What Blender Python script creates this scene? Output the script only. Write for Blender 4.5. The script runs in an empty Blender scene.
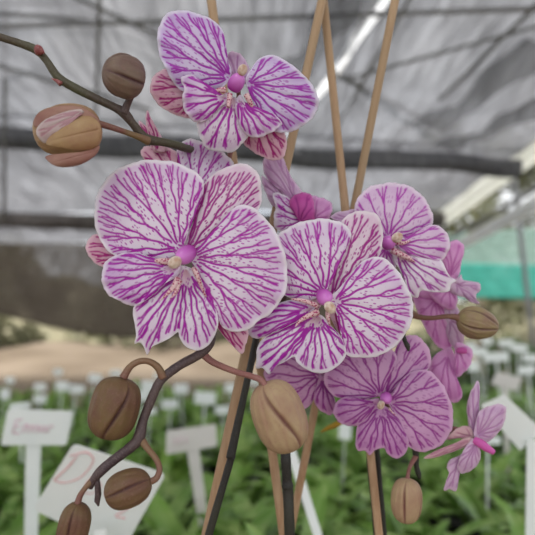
import bpy, math, random
import numpy as np
from mathutils import Vector, Matrix
R = math.radians
random.seed(7); rng = np.random.default_rng(7)
scene = bpy.context.scene
COL = scene.collection

# ------------------------------------------------------------------ camera
CAM = Vector((0, 0, 1.30)); PITCH = math.atan(77.5/535.0)
cam = bpy.data.cameras.new('camera'); camo = bpy.data.objects.new('camera', cam); COL.objects.link(camo)
camo.location = CAM; camo.rotation_euler = (math.pi/2 + PITCH, 0, 0)
cam.sensor_width = 26; cam.sensor_height = 26; cam.lens = 26; cam.clip_start = 0.01; cam.clip_end = 300
cam.dof.use_dof = True; cam.dof.focus_distance = 0.283; cam.dof.aperture_fstop = 26/5.0
scene.camera = camo
FW = Vector((0, math.cos(PITCH), math.sin(PITCH))); UP = Vector((0, -math.sin(PITCH), math.cos(PITCH))); RT = Vector((1, 0, 0))
F0, FN, UN, RN = np.array(CAM), np.array(FW), np.array(UP), np.array(RT)
def P(x, y, d):                      # a place d metres in front of the lens, on the sight line of a measured point
    x, y, d = float(x), float(y), float(d)
    return CAM + d*(FW + RT*((x-267.5)/535.0) + UP*((267.5-y)/535.0))
def PN(x, y, d):
    x = np.asarray(x, float); y = np.asarray(y, float); d = np.broadcast_to(np.asarray(d, float), x.shape)
    return F0 + d[:, None]*(FN + RN*((x-267.5)/535.0)[:, None] + UN*((267.5-y)/535.0)[:, None])

# ------------------------------------------------------------------ object helpers
WORLD_AT = {}
def link(o, parent, at):
    COL.objects.link(o)
    if parent is not None:
        o.parent = parent; o.location = Vector(at) - WORLD_AT[parent.name]
    else: o.location = at
    WORLD_AT[o.name] = Vector(at)
    return o
def empty(name, at, parent=None):
    o = bpy.data.objects.new(name, None); o.empty_display_size = .02
    return link(o, parent, at)
def tag(o, label, cat=None, group=None, kind=None):
    if label: o['label'] = label
    if cat: o['category'] = cat
    if group: o['group'] = group
    if kind: o['kind'] = kind
    return o
def mesh_obj(name, verts, faces, mat, parent=None, at=None, smooth=True, attrs=None, uv=None):
    V = np.array([tuple(v) for v in verts], float) if not isinstance(verts, np.ndarray) else verts
    if at is None: at = V.mean(axis=0)
    at = Vector(at); V = V - np.array(at)
    me = bpy.data.meshes.new(name)
    me.from_pydata(V.tolist(), [], faces if isinstance(faces, list) else faces.tolist())
    if attrs:
        for k, a in attrs.items():
            A = me.attributes.new(k, 'FLOAT', 'POINT'); A.data.foreach_set('value', np.asarray(a, np.float32))
    if uv is not None:
        L = me.uv_layers.new(name='UVMap'); n = len(me.loops)
        vi = np.zeros(n, np.int32); me.loops.foreach_get('vertex_index', vi)
        L.data.foreach_set('uv', uv[vi].astype(np.float32).ravel())
    me.polygons.foreach_set('use_smooth', [smooth]*len(me.polygons))
    me.materials.append(mat); me.update()
    return link(bpy.data.objects.new(name, me), parent, at)
def tube_data(pts, rad, n=12, caps=True):
    pts = [Vector(p) for p in pts]; V = []; Fc = []
    if not hasattr(rad, '__len__'): rad = [rad]*len(pts)
    t0 = (pts[1]-pts[0]).normalized(); nrm = t0.orthogonal().normalized()
    for i, p in enumerate(pts):
        a = pts[max(i-1, 0)]; b = pts[min(i+1, len(pts)-1)]; t = (b-a).normalized()
        nrm = (nrm - t*nrm.dot(t)).normalized(); bn = t.cross(nrm)
        for k in range(n):
            q = 2*math.pi*k/n; V.append(p + (nrm*math.cos(q) + bn*math.sin(q))*rad[i])
    for i in range(len(pts)-1):
        for k in range(n):
            a = i*n+k; b = i*n+(k+1) % n; Fc.append((a, b, b+n, a+n))
    if caps: Fc.append(tuple(range(n-1, -1, -1))); Fc.append(tuple((len(pts)-1)*n+k for k in range(n)))
    return V, Fc
def merge(parts):
    V = []; Fc = []
    for v, f in parts:
        o = len(V); V += list(v); Fc += [tuple(i+o for i in q) for q in f]
    return V, Fc
def spline(ctrl, step=6):            # Catmull-Rom through the control points
    c = [np.array(p, float) for p in ctrl]; c = [2*c[0]-c[1]] + c + [2*c[-1]-c[-2]]; out = []
    for i in range(1, len(c)-2):
        for k in range(step):
            t = k/step; a, b, d, e = c[i-1], c[i], c[i+1], c[i+2]
            out.append(.5*((2*b)+(-a+d)*t+(2*a-5*b+4*d-e)*t*t+(-a+3*b-3*d+e)*t**3))
    out.append(c[-2]); return out
def px_tube(name, ctrl, mat, parent, n=12, step=7, wob=0.0, extra=None):   # ctrl: x, y, depth, half width in measured units
    s = spline(ctrl, step); pts = [P(q[0], q[1], q[2]) for q in s]
    rad = [max(q[3], .15)*q[2]/535*(1+wob*random.uniform(-1, 1)) for q in s]
    d = tube_data(pts, rad, n)
    if extra: d = merge([d]+extra)
    return mesh_obj(name, d[0], d[1], mat, parent)
def box_data(c, ax, ay, az):
    V = [c + ax*i + ay*j + az*k for i in (-1, 1) for j in (-1, 1) for k in (-1, 1)]
    return V, [(0, 1, 3, 2), (4, 6, 7, 5), (0, 4, 5, 1), (2, 3, 7, 6), (0, 2, 6, 4), (1, 5, 7, 3)]

# ------------------------------------------------------------------ materials
def nodes(name):
    m = bpy.data.materials.new(name); m.use_nodes = True; nt = m.node_tree; nt.nodes.clear()
    return m, nt, nt.nodes.new('ShaderNodeOutputMaterial')
def N(nt, t, **kw):
    n = nt.nodes.new(t)
    for k, v in kw.items():
        if k.startswith('i_'): n.inputs[k[2:].replace('_', ' ')].default_value = v
        elif k.startswith('n_'): n.inputs[int(k[2:])].default_value = v
        else: setattr(n, k, v)
    return n
def mixc(nt, f, a, b):
    m = N(nt, 'ShaderNodeMix', data_type='RGBA')
    for i, v in ((0, f), (6, a), (7, b)):
        if hasattr(v, 'is_linked') or hasattr(v, 'links'): nt.links.new(v, m.inputs[i])
        elif i == 0: m.inputs[0].default_value = v
        else: m.inputs[i].default_value = (*v, 1) if len(v) == 3 else v
    return m.outputs[2]
def mathn(nt, op, a, b=None, c=None, clamp=False):
    m = N(nt, 'ShaderNodeMath', operation=op, use_clamp=clamp)
    for i, v in enumerate((a, b, c)):
        if v is None: continue
        if hasattr(v, 'links'): nt.links.new(v, m.inputs[i])
        else: m.inputs[i].default_value = v
    return m.outputs[0]
def ramp(nt, f, stops):
    r = N(nt, 'ShaderNodeValToRGB'); nt.links.new(f, r.inputs[0]); e = r.color_ramp.elements
    for i, (p, c) in enumerate(stops):
        el = e[i] if i < 2 else e.new(p)
        el.position = p; el.color = (*c, 1) if len(c) == 3 else c
    return r.outputs[0]
def attr(nt, name): return N(nt, 'ShaderNodeAttribute', attribute_name=name).outputs['Fac']
def noise(nt, scale, detail=3, vec=None, rough=.5):
    n = N(nt, 'ShaderNodeTexNoise', i_Scale=scale, i_Detail=detail, i_Roughness=rough)
    if vec is not None: nt.links.new(vec, n.inputs['Vector'])
    return n.outputs['Fac']
def objco(nt, scale=(1, 1, 1)):
    t = N(nt, 'ShaderNodeTexCoord'); m = N(nt, 'ShaderNodeMapping'); m.inputs['Scale'].default_value = scale
    nt.links.new(t.outputs['Object'], m.inputs[0]); return m.outputs[0]
def uvco(nt, scale=(1, 1, 1)):
    t = N(nt, 'ShaderNodeTexCoord'); m = N(nt, 'ShaderNodeMapping'); m.inputs['Scale'].default_value = scale
    nt.links.new(t.outputs['UV'], m.inputs[0]); return m.outputs[0]
def principled(nt, out, col, rough=.5, trans=0.0, spec=.4, bump=None, bstr=.2, bdist=.001, tcol=None):
    b = N(nt, 'ShaderNodeBsdfPrincipled'); b.inputs['Roughness'].default_value = rough
    b.inputs['Specular IOR Level'].default_value = spec
    if hasattr(col, 'links'): nt.links.new(col, b.inputs['Base Color'])
    else: b.inputs['Base Color'].default_value = (*col, 1)
    if bump is not None:
        bp = N(nt, 'ShaderNodeBump'); bp.inputs['Strength'].default_value = bstr; bp.inputs['Distance'].default_value = bdist
        nt.links.new(bump, bp.inputs['Height']); nt.links.new(bp.outputs[0], b.inputs['Normal'])
    if trans > 0:
        t = N(nt, 'ShaderNodeBsdfTranslucent'); c = tcol if tcol is not None else col
        if hasattr(c, 'links'): nt.links.new(c, t.inputs[0])
        else: t.inputs[0].default_value = (*c, 1)
        mx = N(nt, 'ShaderNodeMixShader'); mx.inputs[0].default_value = trans
        nt.links.new(b.outputs[0], mx.inputs[1]); nt.links.new(t.outputs[0], mx.inputs[2]); nt.links.new(mx.outputs[0], out.inputs[0])
    else: nt.links.new(b.outputs[0], out.inputs[0])
    return b
def simple(name, c1, c2=None, scale=40, rough=.5, trans=0., spec=.4, bstr=0., stretch=(1, 1, 1), bdist=.001):
    m, nt, out = nodes(name); v = objco(nt, stretch); f = noise(nt, scale, 4, v)
    col = mixc(nt, ramp(nt, f, [(.35, (0, 0, 0)), (.65, (1, 1, 1))]), c1, c2 or c1)
    principled(nt, out, col, rough, trans, spec, f if bstr else None, bstr, bdist); return m

def petal_mat(name, white, wash, vein, washf=.5, spots=.6, core=None, corew=.25, vstr=1.0, mottle=(.75, .6, .55), trans=.3):
    m, nt, out = nodes(name)
    ve, s = attr(nt, 'vein'), attr(nt, 's')
    uv = uvco(nt)
    nz = noise(nt, 5, 3, uv)
    # colour wash, stronger where the surface noise and the outer half of the petal say so, white picotee rim
    rimfade = ramp(nt, attr(nt, 'edge'), [(.25, (0, 0, 0)), (.8, (1, 1, 1))])
    w = mathn(nt, 'MULTIPLY', ramp(nt, s, [(0, (.75,)*3), (.3, (.35,)*3), (.6, (.45,)*3), (.9, (1,)*3)]), rimfade)
    w = mathn(nt, 'MULTIPLY', w, mathn(nt, 'MULTIPLY_ADD', nz, 1.2, .35))
    w = mathn(nt, 'MULTIPLY', w, washf, clamp=True)
    base = mixc(nt, w, white, wash)
    if core: base = mixc(nt, ramp(nt, s, [(0, (1, 1, 1)), (corew, (0, 0, 0))]), base, core)
    # small broken dashes between the veins
    vo = N(nt, 'ShaderNodeTexVoronoi'); vo.inputs['Scale'].default_value = 1.0
    mp = uvco(nt, (20, 46, 1)); nt.links.new(mp, vo.inputs['Vector'])
    d = ramp(nt, vo.outputs['Distance'], [(.30, (1, 1, 1)), (.44, (0, 0, 0))])
    sep = N(nt, 'ShaderNodeSeparateColor'); nt.links.new(vo.outputs['Color'], sep.inputs[0])
    keep = ramp(nt, sep.outputs[0], [(.28, (0, 0, 0)), (.34, (1, 1, 1))])
    sp = mathn(nt, 'MULTIPLY', mathn(nt, 'MULTIPLY', d, keep), spots)
    sp = mathn(nt, 'MULTIPLY', sp, ramp(nt, s, [(0, (1,)*3), (.78, (.75,)*3), (.88, (0,)*3)]))
    vv = mathn(nt, 'MULTIPLY', ve, mathn(nt, 'MULTIPLY_ADD', noise(nt, 14, 2, uv), .8, .62), clamp=True)
    vv = mathn(nt, 'MULTIPLY', vv, vstr, clamp=True)
    f = mathn(nt, 'MAXIMUM', vv, sp, clamp=True)
    col = mixc(nt, f, base, vein)
    b = principled(nt, out, col, .42, trans, .35, mathn(nt, 'SUBTRACT', 1.0, ve), .25, .0004)
    b.inputs['Sheen Weight'].default_value = .15
    return m
M = {}
WHITE = (.88, .82, .87)
M['petal'] = petal_mat('orchid petal, white with violet net veins', WHITE, (.55, .20, .60), (.45, .01, .40), .36, .95)
M['petal_top'] = petal_mat('orchid petal, lilac tinted with violet veins', (.80, .73, .86), (.50, .22, .68), (.42, .03, .46), .50, .75)
M['sepal'] = petal_mat('orchid sepal, white with wine veins', (.84, .74, .79), (.62, .24, .52), (.40, .01, .27), .30, .95)
M['sepal_outer'] = petal_mat('orchid sepal, salmon tinted with wine veins', (.80, .55, .62), (.66, .28, .44), (.42, .01, .20), .5, .7)
M['lip'] = petal_mat('orchid lip, white with violet streaks', (.86, .81, .86), (.60, .26, .64), (.42, .01, .39), .30, .7, (.62, .34, .42), .30)
M['lip_lobe'] = petal_mat('orchid lip lobe, violet streaks', (.84, .74, .85), (.52, .18, .60), (.42, .01, .40), .5, .7, (.62, .34, .42), .20)
M['mid'] = petal_mat('orchid petal, pale magenta veins', (.84, .70, .82), (.58, .26, .58), (.48, .06, .46), .45, .5)
M['midlip'] = petal_mat('orchid lip, clean white with magenta streaks', (.88, .83, .87), (.62, .3, .62), (.42, .04, .40), .30, .5, (.68, .34, .42), .35)
M['pink'] = petal_mat('orchid petal, rose with plum veins', (.72, .44, .65), (.54, .22, .50), (.34, .035, .30), .50, .5)
M['pinklip'] = petal_mat('orchid lip, plum veins', (.68, .38, .62), (.48, .15, .45), (.32, .03, .29), .6, .5)
M['back'] = petal_mat('orchid petal seen from behind, rose', (.86, .50, .78), (.70, .26, .60), (.56, .12, .46), .7, .1, vstr=.7, trans=.4)
M['deep'] = petal_mat('orchid petal, deep magenta', (.74, .16, .52), (.64, .08, .44), (.40, .02, .28), .8, .1, vstr=.6, trans=.4)
M['innerpetal'] = petal_mat('inner petal of the opening bud, white and rose', (.66, .56, .54), (.45, .22, .25), (.40, .12, .18), .5, .0, vstr=.6)
M['salmon'] = petal_mat('orchid sepal, muted salmon', (.66, .44, .46), (.55, .26, .34), (.38, .08, .20), .5, .1, vstr=.5)
M['palepink'] = petal_mat('orchid petal seen edge on, pale lilac', (.72, .53, .68), (.55, .30, .55), (.36, .08, .32), .5, .2, vstr=.55)

def column_mat():
    m, nt, out = nodes('orchid column, glossy magenta'); s = attr(nt, 's')
    col = mixc(nt, ramp(nt, s, [(0, (0, 0, 0)), (.8, (1, 1, 1))]), (.36, .01, .30), (.70, .22, .66))  # paler towards the tip: the hood's highlight painted into the colour
    principled(nt, out, col, .28, .15, .5, noise(nt, 500, 2, objco(nt)), .1, .0003); return m
M['column'] = column_mat()
M['cap'] = simple('anther cap, cream', (.88, .80, .68), (.52, .32, .22), 260, .4, .15)
def speck():
    m, nt, out = nodes('orchid callus, cream with crimson specks')
    vo = N(nt, 'ShaderNodeTexVoronoi'); vo.inputs['Scale'].default_value = 900; nt.links.new(objco(nt), vo.inputs['Vector'])
    d = ramp(nt, vo.outputs['Distance'], [(.3, (1, 1, 1)), (.5, (0, 0, 0))])
    principled(nt, out, mixc(nt, d, (.78, .54, .54), (.40, .01, .12)), .4, .2); return m
M['callus'] = speck()
def bud_mat(name, c1, c2, seam, vein=(.34, .16, .13)):
    m, nt, out = nodes(name); sm, st = attr(nt, 'seam'), attr(nt, 'stripe')
    n1 = noise(nt, 90, 4, objco(nt)); n2 = noise(nt, 900, 3, objco(nt))
    col = mixc(nt, ramp(nt, n1, [(.35, (0, 0, 0)), (.68, (1, 1, 1))]), c1, c2)
    col = mixc(nt, mathn(nt, 'MULTIPLY', st, .22), col, vein)
    col = mixc(nt, mathn(nt, 'MULTIPLY', sm, .95), col, seam)
    col = mixc(nt, ramp(nt, n2, [(.55, (0, 0, 0)), (.75, (.35,)*3)]), col, (.30, .14, .12))
    principled(nt, out, col, .5, .08, .3, mathn(nt, 'ADD', n2, mathn(nt, 'MULTIPLY', st, -1.0)), .3, .0004); return m
M['bud_tan'] = bud_mat('orchid bud, tan', (.42, .30, .17), (.34, .205, .13), (.13, .035, .035))
M['bud_olive'] = bud_mat('orchid bud, olive brown', (.165, .105, .045), (.14, .066, .042), (.05, .014, .016), (.12, .05, .04))
M['bud_grey'] = bud_mat('orchid bud, taupe', (.20, .145, .10), (.15, .09, .075), (.06, .022, .03), (.12, .06, .06))
M['bud_gold'] = bud_mat('opening orchid bud, golden tan', (.38, .25, .12), (.31, .17, .09), (.14, .05, .05), (.26, .12, .09))
M['bud_rose'] = bud_mat('opening orchid bud, rose tip', (.34, .19, .14), (.27, .12, .095), (.2, .04, .07))
M['bud_green'] = bud_mat('orchid bud, green tan', (.30, .24, .11), (.24, .14, .10), (.11, .05, .045), (.16, .08, .07))
def stem_mat(name, a, b, c, sc=60):
    m, nt, out = nodes(name); n1 = noise(nt, sc, 3, objco(nt)); n2 = noise(nt, 1600, 2, objco(nt))
    col = mixc(nt, ramp(nt, n1, [(.38, (0, 0, 0)), (.62, (1, 1, 1))]), a, b)
    col = mixc(nt, ramp(nt, n2, [(.5, (0, 0, 0)), (.66, (.7,)*3)]), col, c)
    principled(nt, out, col, .5, 0, .35, n2, .25, .0003); return m
M['stem_plum'] = stem_mat('flower stem, plum and grey', (.060, .036, .040), (.085, .055, .050), (.16, .12, .11))
M['stem_green'] = stem_mat('flower stem, mossy green and plum', (.075, .080, .038), (.075, .045, .040), (.13, .12, .08), 30)
M['stem_dark'] = stem_mat('flower stem, near black green', (.015, .014, .014), (.03, .03, .02), (.05, .045, .04), 30)
M['pedicel'] = stem_mat('flower stalk, olive and rose', (.20, .13, .055), (.19, .075, .06), (.22, .15, .10), 50)
M['pedicel_rose'] = stem_mat('flower stalk, dusty rose', (.27, .12, .10), (.23, .09, .08), (.30, .17, .13), 50)
M['bract'] = stem_mat('bract, dry red', (.30, .07, .07), (.2, .05, .05), (.4, .2, .18))
def bamboo():
    m, nt, out = nodes('bamboo cane, split'); v = objco(nt, (260, 260, 6))
    n1 = noise(nt, 1, 5, v, .65); n2 = noise(nt, 9, 2, objco(nt))
    col = mixc(nt, ramp(nt, n1, [(.3, (0, 0, 0)), (.7, (1, 1, 1))]), (.36, .20, .105), (.54, .37, .23))
    col = mixc(nt, ramp(nt, n2, [(.35, (0, 0, 0)), (.75, (1, 1, 1))]), col, (.34, .24, .14))
    principled(nt, out, col, .6, 0, .25, n1, .4, .0006); return m
M['bamboo'] = bamboo()
def leaf_mat(name, a, b, c):
    m, nt, out = nodes(name); oi = N(nt, 'ShaderNodeObjectInfo'); n1 = noise(nt, 22, 3, objco(nt))
    col = mixc(nt, oi.outputs['Random'], a, b)
    col = mixc(nt, ramp(nt, n1, [(.45, (0, 0, 0)), (.7, (.8,)*3)]), col, c)
    rb = attr(nt, 'rib'); col = mixc(nt, mathn(nt, 'MULTIPLY', rb, .45), col, (.30, .46, .14))
    principled(nt, out, col, .32, .3, .42); return m
M['leaf'] = leaf_mat('nursery orchid leaf, green', (.10, .22, .035), (.23, .41, .075), (.46, .58, .22))
M['leaf_lime'] = leaf_mat('nursery orchid leaf, lime', (.13, .28, .035), (.18, .33, .05), (.32, .42, .09))
M['leaf_yellow'] = simple('yellowed leaf', (.62, .42, .03), (.48, .30, .04), 60, .5, .3)
M['leaf_dim'] = leaf_mat('shrub leaf, green', (.06, .12, .035), (.11, .19, .06), (.20, .26, .12))
M['leaf_tree'] = leaf_mat('tree leaf, dusty olive', (.10, .11, .05), (.16, .16, .08), (.22, .21, .11))
M['trunk'] = simple('tree bark', (.12, .09, .07), (.2, .16, .12), 9, .9)
M['pot'] = simple('pot plastic, black', (.02, .02, .02), (.035, .03, .03), 30, .5)
M['moss'] = simple('potting bark', (.10, .06, .035), (.03, .02, .015), 90, .95)
M['tagplastic'] = simple('plant label plastic, white', (.92, .94, .92), (.87, .90, .88), 20, .45, .25)
M['tagcream'] = simple('plant label plastic, blush white', (.80, .76, .73), (.74, .70, .66), 20, .45, .2)
M['redink'] = simple('marker ink, faded red', (.74, .38, .38), (.72, .5, .5), 90, .6)
M['pinkink'] = simple('marker ink, faded pink', (.72, .48, .55), (.74, .6, .64), 90, .6)
M['bench'] = simple('bench mesh, galvanised', (.16, .16, .15), (.09, .09, .085), 40, .6)
M['metal'] = simple('galvanised pipe, weathered', (.19, .19, .195), (.27, .27, .27), 12, .5)
M['white_metal'] = simple('gutter plastic, cream white', (.92, .92, .87), (.88, .88, .82), 3, .5, .7)
def earth():
    m, nt, out = nodes('dry earth with litter'); v = objco(nt)
    a = noise(nt, 1.3, 5, objco(nt, (.35, 1, 1))); b = noise(nt, 7, 4, v)
    col = mixc(nt, ramp(nt, a, [(.35, (0, 0, 0)), (.65, (1, 1, 1))]), (.13, .10, .072), (.22, .175, .13))
    col = mixc(nt, ramp(nt, b, [(.5, (0, 0, 0)), (.7, (.7,)*3)]), col, (.19, .15, .10))
    principled(nt, out, col, .95, 0, .1); return m
M['earth'] = earth()
def net(name, col, opa, stripes=(2.5, .3, 1), var=.3, trl=.5, contrast=(.35, .7)):
    """woven shade cloth: threads scatter and let light through, holes let the sky through"""
    m, nt, out = nodes(name)
    n1 = noise(nt, 1, 4, objco(nt, stripes), .6); n2 = noise(nt, 1, 2, objco(nt, (22, 2.0, 4)), .6)
    n3 = noise(nt, .7, 3, objco(nt))
    f = mathn(nt, 'ADD', mathn(nt, 'MULTIPLY', n1, .38), mathn(nt, 'ADD', mathn(nt, 'MULTIPLY', n2, .42), mathn(nt, 'MULTIPLY', n3, .20)))
    r = N(nt, 'ShaderNodeMapRange'); nt.links.new(f, r.inputs[0])
    r.inputs[1].default_value, r.inputs[2].default_value = contrast
    r.inputs[3].default_value, r.inputs[4].default_value = opa-var, min(1, opa+var)
    d = N(nt, 'ShaderNodeBsdfDiffuse'); d.inputs[0].default_value = (*col, 1)
    t = N(nt, 'ShaderNodeBsdfTranslucent'); t.inputs[0].default_value = (*col, 1)
    a = N(nt, 'ShaderNodeMixShader'); a.inputs[0].default_value = trl
    nt.links.new(d.outputs[0], a.inputs[1]); nt.links.new(t.outputs[0], a.inputs[2])
    tr = N(nt, 'ShaderNodeBsdfTransparent'); b = N(nt, 'ShaderNodeMixShader')
    nt.links.new(r.outputs[0], b.inputs[0]); nt.links.new(tr.outputs[0], b.inputs[1]); nt.links.new(a.outputs[0], b.inputs[2])
    nt.links.new(b.outputs[0], out.inputs[0]); return m
M['net'] = net('shade cloth, grey', (.30, .30, .315), .72, (3.5, .35, 1), .17, contrast=(.4, .62))
M['net_dark'] = net('shade cloth, doubled dark', (.18, .18, .19), .38, (1.5, .3, 1), .2, .5)
M['net_brown'] = net('shade cloth, brown hanging', (.20, .17, .14), .78, (1.6, .3, 2.4), .22, .45)
M['net_teal'] = net('shade cloth, teal', (.09, .40, .33), .80, (.5, .5, 3), .14, .5)
M['net_wall'] = net('shade cloth, pale side wall', (.30, .42, .37), .68, (.7, .3, 2), .25)

# ------------------------------------------------------------------ venation
def fnoise(x, k, a=1.0, ph=0.0):
    return a*(np.sin(k*x+ph)+.6*np.sin(2.3*k*x+1.7+ph)+.35*np.sin(4.1*k*x+.6+2*ph))
def grow_veins(C, base, r, nmain, spacing, bend=.0, fill=1.0, s0=.05):
    """open forking venation: main veins fan out from the base and fork whenever the strip they feed gets wide"""
    L = len(C); rad = np.hypot(*(C-base).T); seg = np.hypot(*(np.roll(C, -1, 0)-C).T)
    wgt = seg*np.clip((rad/rad.max()-.22)/.2, .02, 1); w = np.concatenate([[0], np.cumsum(wgt)]); w = w/w[-1]
    # start the count where the rim comes closest to the base
    k0 = int(np.argmin(rad)); Cr = np.roll(C, -k0, 0); wr = np.roll(wgt, -k0); w = np.concatenate([[0], np.cumsum(wr)]); tot = w[-1]; w = w/tot
    Cx = np.append(Cr[:, 0], Cr[0, 0]); Cy = np.append(Cr[:, 1], Cr[0, 1])
    def rim(u): return np.array([np.interp(u, w, Cx), np.interp(u, w, Cy)])
    def pos(s, u):
        c = rim(u); q = (u-.5)*2
        # veins leave the base close to the axis and bow out sideways
        c0 = rim(.5+(u-.5)*(1-bend)); m = s**.9
        return base+((c0*(1-m)+c*m)-base)*s
    A = []; B = []; W = []; Fd = []
    def arc(u0, u1, s): return tot*(u1-u0)*s
    stack = []
    cuts = np.linspace(0, 1, nmain+1)+np.concatenate([[0], r.uniform(-.25, .25, nmain-1)/nmain, [0]])
    for i in range(nmain): stack.append((cuts[i], cuts[i+1], .5*(cuts[i]+cuts[i+1]), s0+r.uniform(0, .05), 1.22, 0))
    while stack:
        u0, u1, u, s, wd, lev = stack.pop(); tgt = .5*(u0+u1)+(u1-u0)*r.uniform(-.08, .08)
        end = r.uniform(.88, .965)
        p = pos(s, u); ds = 1.4/max(np.hypot(*(rim(tgt)-base)), 6); thr = spacing*r.uniform(.9, 1.25); wig = r.uniform(0, 6)
        amp = r.uniform(.35, .95); wf = r.uniform(.25, .5)
        while s < end:
            s += ds; u += (tgt-u)*min(1, .085+.03*lev); 
            q = pos(s, u); t = q-base; t = np.array([-t[1], t[0]])/(np.hypot(*t)+1e-6); q = q+t*amp*math.sin(s/ds*wf+wig)
            A.append(p); B.append(q); ww = wd*(1-.50*s)*(.55+.45*min(1, s/.22)); W.append(ww); Fd.append(1.); p = q
            lim = thr*(1+fill*2.3*max(0, 1-s/.80)**.9)
            if arc(u0, u1, s) > lim*1.08 and s > (.26 if lev else .22+.2*r.random()) and s < .93 and r.random() < .5:
                k = r.uniform(.30, .5); 
                if r.random() < .5: k = 1-k
                um = u0+(u1-u0)*k
                big, small = ((u0, um), (um, u1)) if k > .5 else ((um, u1), (u0, um))
                stack.append((small[0], small[1], u, s, max(.55, wd*.80), lev+1)); u0, u1 = big; tgt = .5*(u0+u1)+(u1-u0)*r.uniform(-.08, .08); wd = max(.6, wd*.95)
    return np.array(A), np.array(B), np.array(W)

def resample(C, step):
    C = np.array(spline_closed(C)); d = np.hypot(*(np.roll(C, -1, 0)-C).T); cum = np.concatenate([[0], np.cumsum(d)])
    n = max(24, int(cum[-1]/step)); t = np.linspace(0, cum[-1], n, endpoint=False)
    Cx = np.append(C[:, 0], C[0, 0]); Cy = np.append(C[:, 1], C[0, 1])
    return np.stack([np.interp(t, cum, Cx), np.interp(t, cum, Cy)], 1)
def spline_closed(c, step=8):
    c = [np.array(p, float) for p in c]; n = len(c); out = []
    for i in range(n):
        a, b, d, e = c[i-1], c[i], c[(i+1) % n], c[(i+2) % n]
        for k in range(step):
            t = k/step; out.append(.5*((2*b)+(-a+d)*t+(2*a-5*b+4*d-e)*t*t+(-a+3*b-3*d+e)*t**3))
    return out
PSEED = [0]
def petal(name, parent, D, base, outline, mat, lift=0., arch=2., reflex=2., conv=2., ruf=.4, nmain=9, spacing=4.6, tilt=(0, 0),
          step=1.12, vw=.90, crease=.5, wob=.75, bend=.10, veins=True, thick=.45, label=None, streak=False):
    """one petal, sepal or lip lobe: a thin curved blade; lengths along the depth in millimetres"""
    vw = vw*(.84 if D > .3 else 1); PSEED[0] += 1; r = np.random.default_rng(100+PSEED[0])
    base = np.array(base, float); C = resample(outline, step); n = len(C)
    rad = np.hypot(*(C-base).T); ph = r.uniform(0, 6)
    th = np.arange(n)/n*2*math.pi
    if wob:                                                        # gently frilled rim
        C = base+(C-base)*(1+(wob*fnoise(th, 11, .5, ph)*np.clip(rad/rad.max(), 0, 1)/np.maximum(rad, 6)))[:, None]
    ns = max(14, int(rad.max()/step))
    ss = (np.arange(1, ns+1)/ns)
    G = base+(C-base)[None]*ss[:, None, None]                       # ns, n, 2
    S = np.repeat(ss[:, None], n, 1); RAD = np.repeat(rad[None], ns, 0)
    pts = np.vstack([base[None], G.reshape(-1, 2)]); S = np.append([0.], S.ravel()); RD = np.append([rad.mean()], RAD.ravel())
    TH = np.append([0.], np.repeat(th[None], ns, 0).ravel())
    cen = C.mean(0); ax = cen-base; L = rad.max(); ax = ax/np.hypot(*ax); pp = np.array([-ax[1], ax[0]])
    q = pts-base; U = q@ax/L; Vv = q@pp; W = max(np.abs((C-base)@pp).max(), 1); Vv = Vv/W
    dz = lift+arch*np.sin(np.clip(U, 0, 1)*math.pi*.85)-reflex*np.clip(U, 0, 1)**2-conv*Vv**2*np.clip(S, .0, 1) \
        + ruf*np.sin(TH*7+ph)*S**4+.5*ruf*np.sin(TH*17+2*ph)*S**6 - crease*np.exp(-(Vv/.07)**2)*(1-S)**.5
    dz = dz-.6*S**10                                               # rim rolls back a little
    edge = np.clip((1-S)*RD/6.0, 0, 1)
    vein = np.zeros(len(pts))
    if veins:
        a, b, wn = grow_veins(C, base, r, nmain, spacing, bend=bend, fill=1.0 if streak else 1.0, s0=.20 if streak else .07); wd = (.62+.62*wn)*vw
        if streak: wd = wd*.95
        ab = b-a; l2 = (ab**2).sum(1)+1e-9
        for c0 in range(0, len(pts), 2500):
            p = pts[c0:c0+2500]; t = np.clip(((p[:, None]-a[None])*ab[None]).sum(2)/l2, 0, 1)
            dist = np.sqrt(((p[:, None]-a[None]-t[..., None]*ab[None])**2).sum(2))
            v = (np.clip((wd[None]+.45-dist)/.9, 0, 1)*(.70+.30*np.clip(wn[None]/.6, 0, 1))).max(1)
            vein[c0:c0+2500] = v*v*(3-2*v)
        vein *= np.clip(edge*2.2-.45, 0, 1)
        dz = dz-.10*vein
    mm = .001
    cx, cy = base
    k = D/535
    dep = D+tilt[0]*(pts[:, 0]-parent['cx'])*k+tilt[1]*(pts[:, 1]-parent['cy'])*k-dz*mm
    Wp = PN(pts[:, 0], pts[:, 1], dep)
    i0 = np.arange(n); i1 = (i0+1) % n; fc = [(0, int(1+b_), int(1+a_)) for a_, b_ in zip(i0, i1)]
    for j in range(ns-1):
        o = 1+j*n; q4 = np.stack([o+i0, o+i1, o+n+i1, o+n+i0], 1); fc += q4.tolist()
    uv = np.stack([q@ax/100, q@pp/100], 1)+r.uniform(0, 5, 2)
    o = mesh_obj(name, Wp, fc, mat, parent, at=P(cx, cy, D), attrs={'vein': vein, 's': S, 'edge': edge}, uv=uv)
    md = o.modifiers.new('thickness', 'SOLIDIFY'); md.thickness = thick*mm; md.offset = 0
    if label: o['label'] = label
    return o
def sphere_data(c, ax, nu=20, nv=14, f=None):
    V = []; Fc = []
    for j in range(nv+1):
        t = math.pi*j/nv
        for i in range(nu):
            p = 2*math.pi*i/nu; k = 1 if f is None else f(t, p)
            V.append(c+(ax[0]*math.sin(t)*math.cos(p)+ax[1]*math.sin(t)*math.sin(p)+ax[2]*math.cos(t))*k)
    for j in range(nv):
        for i in range(nu): Fc.append((j*nu+i, j*nu+(i+1) % nu, (j+1)*nu+(i+1) % nu, (j+1)*nu+i))
    return V, Fc
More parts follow.
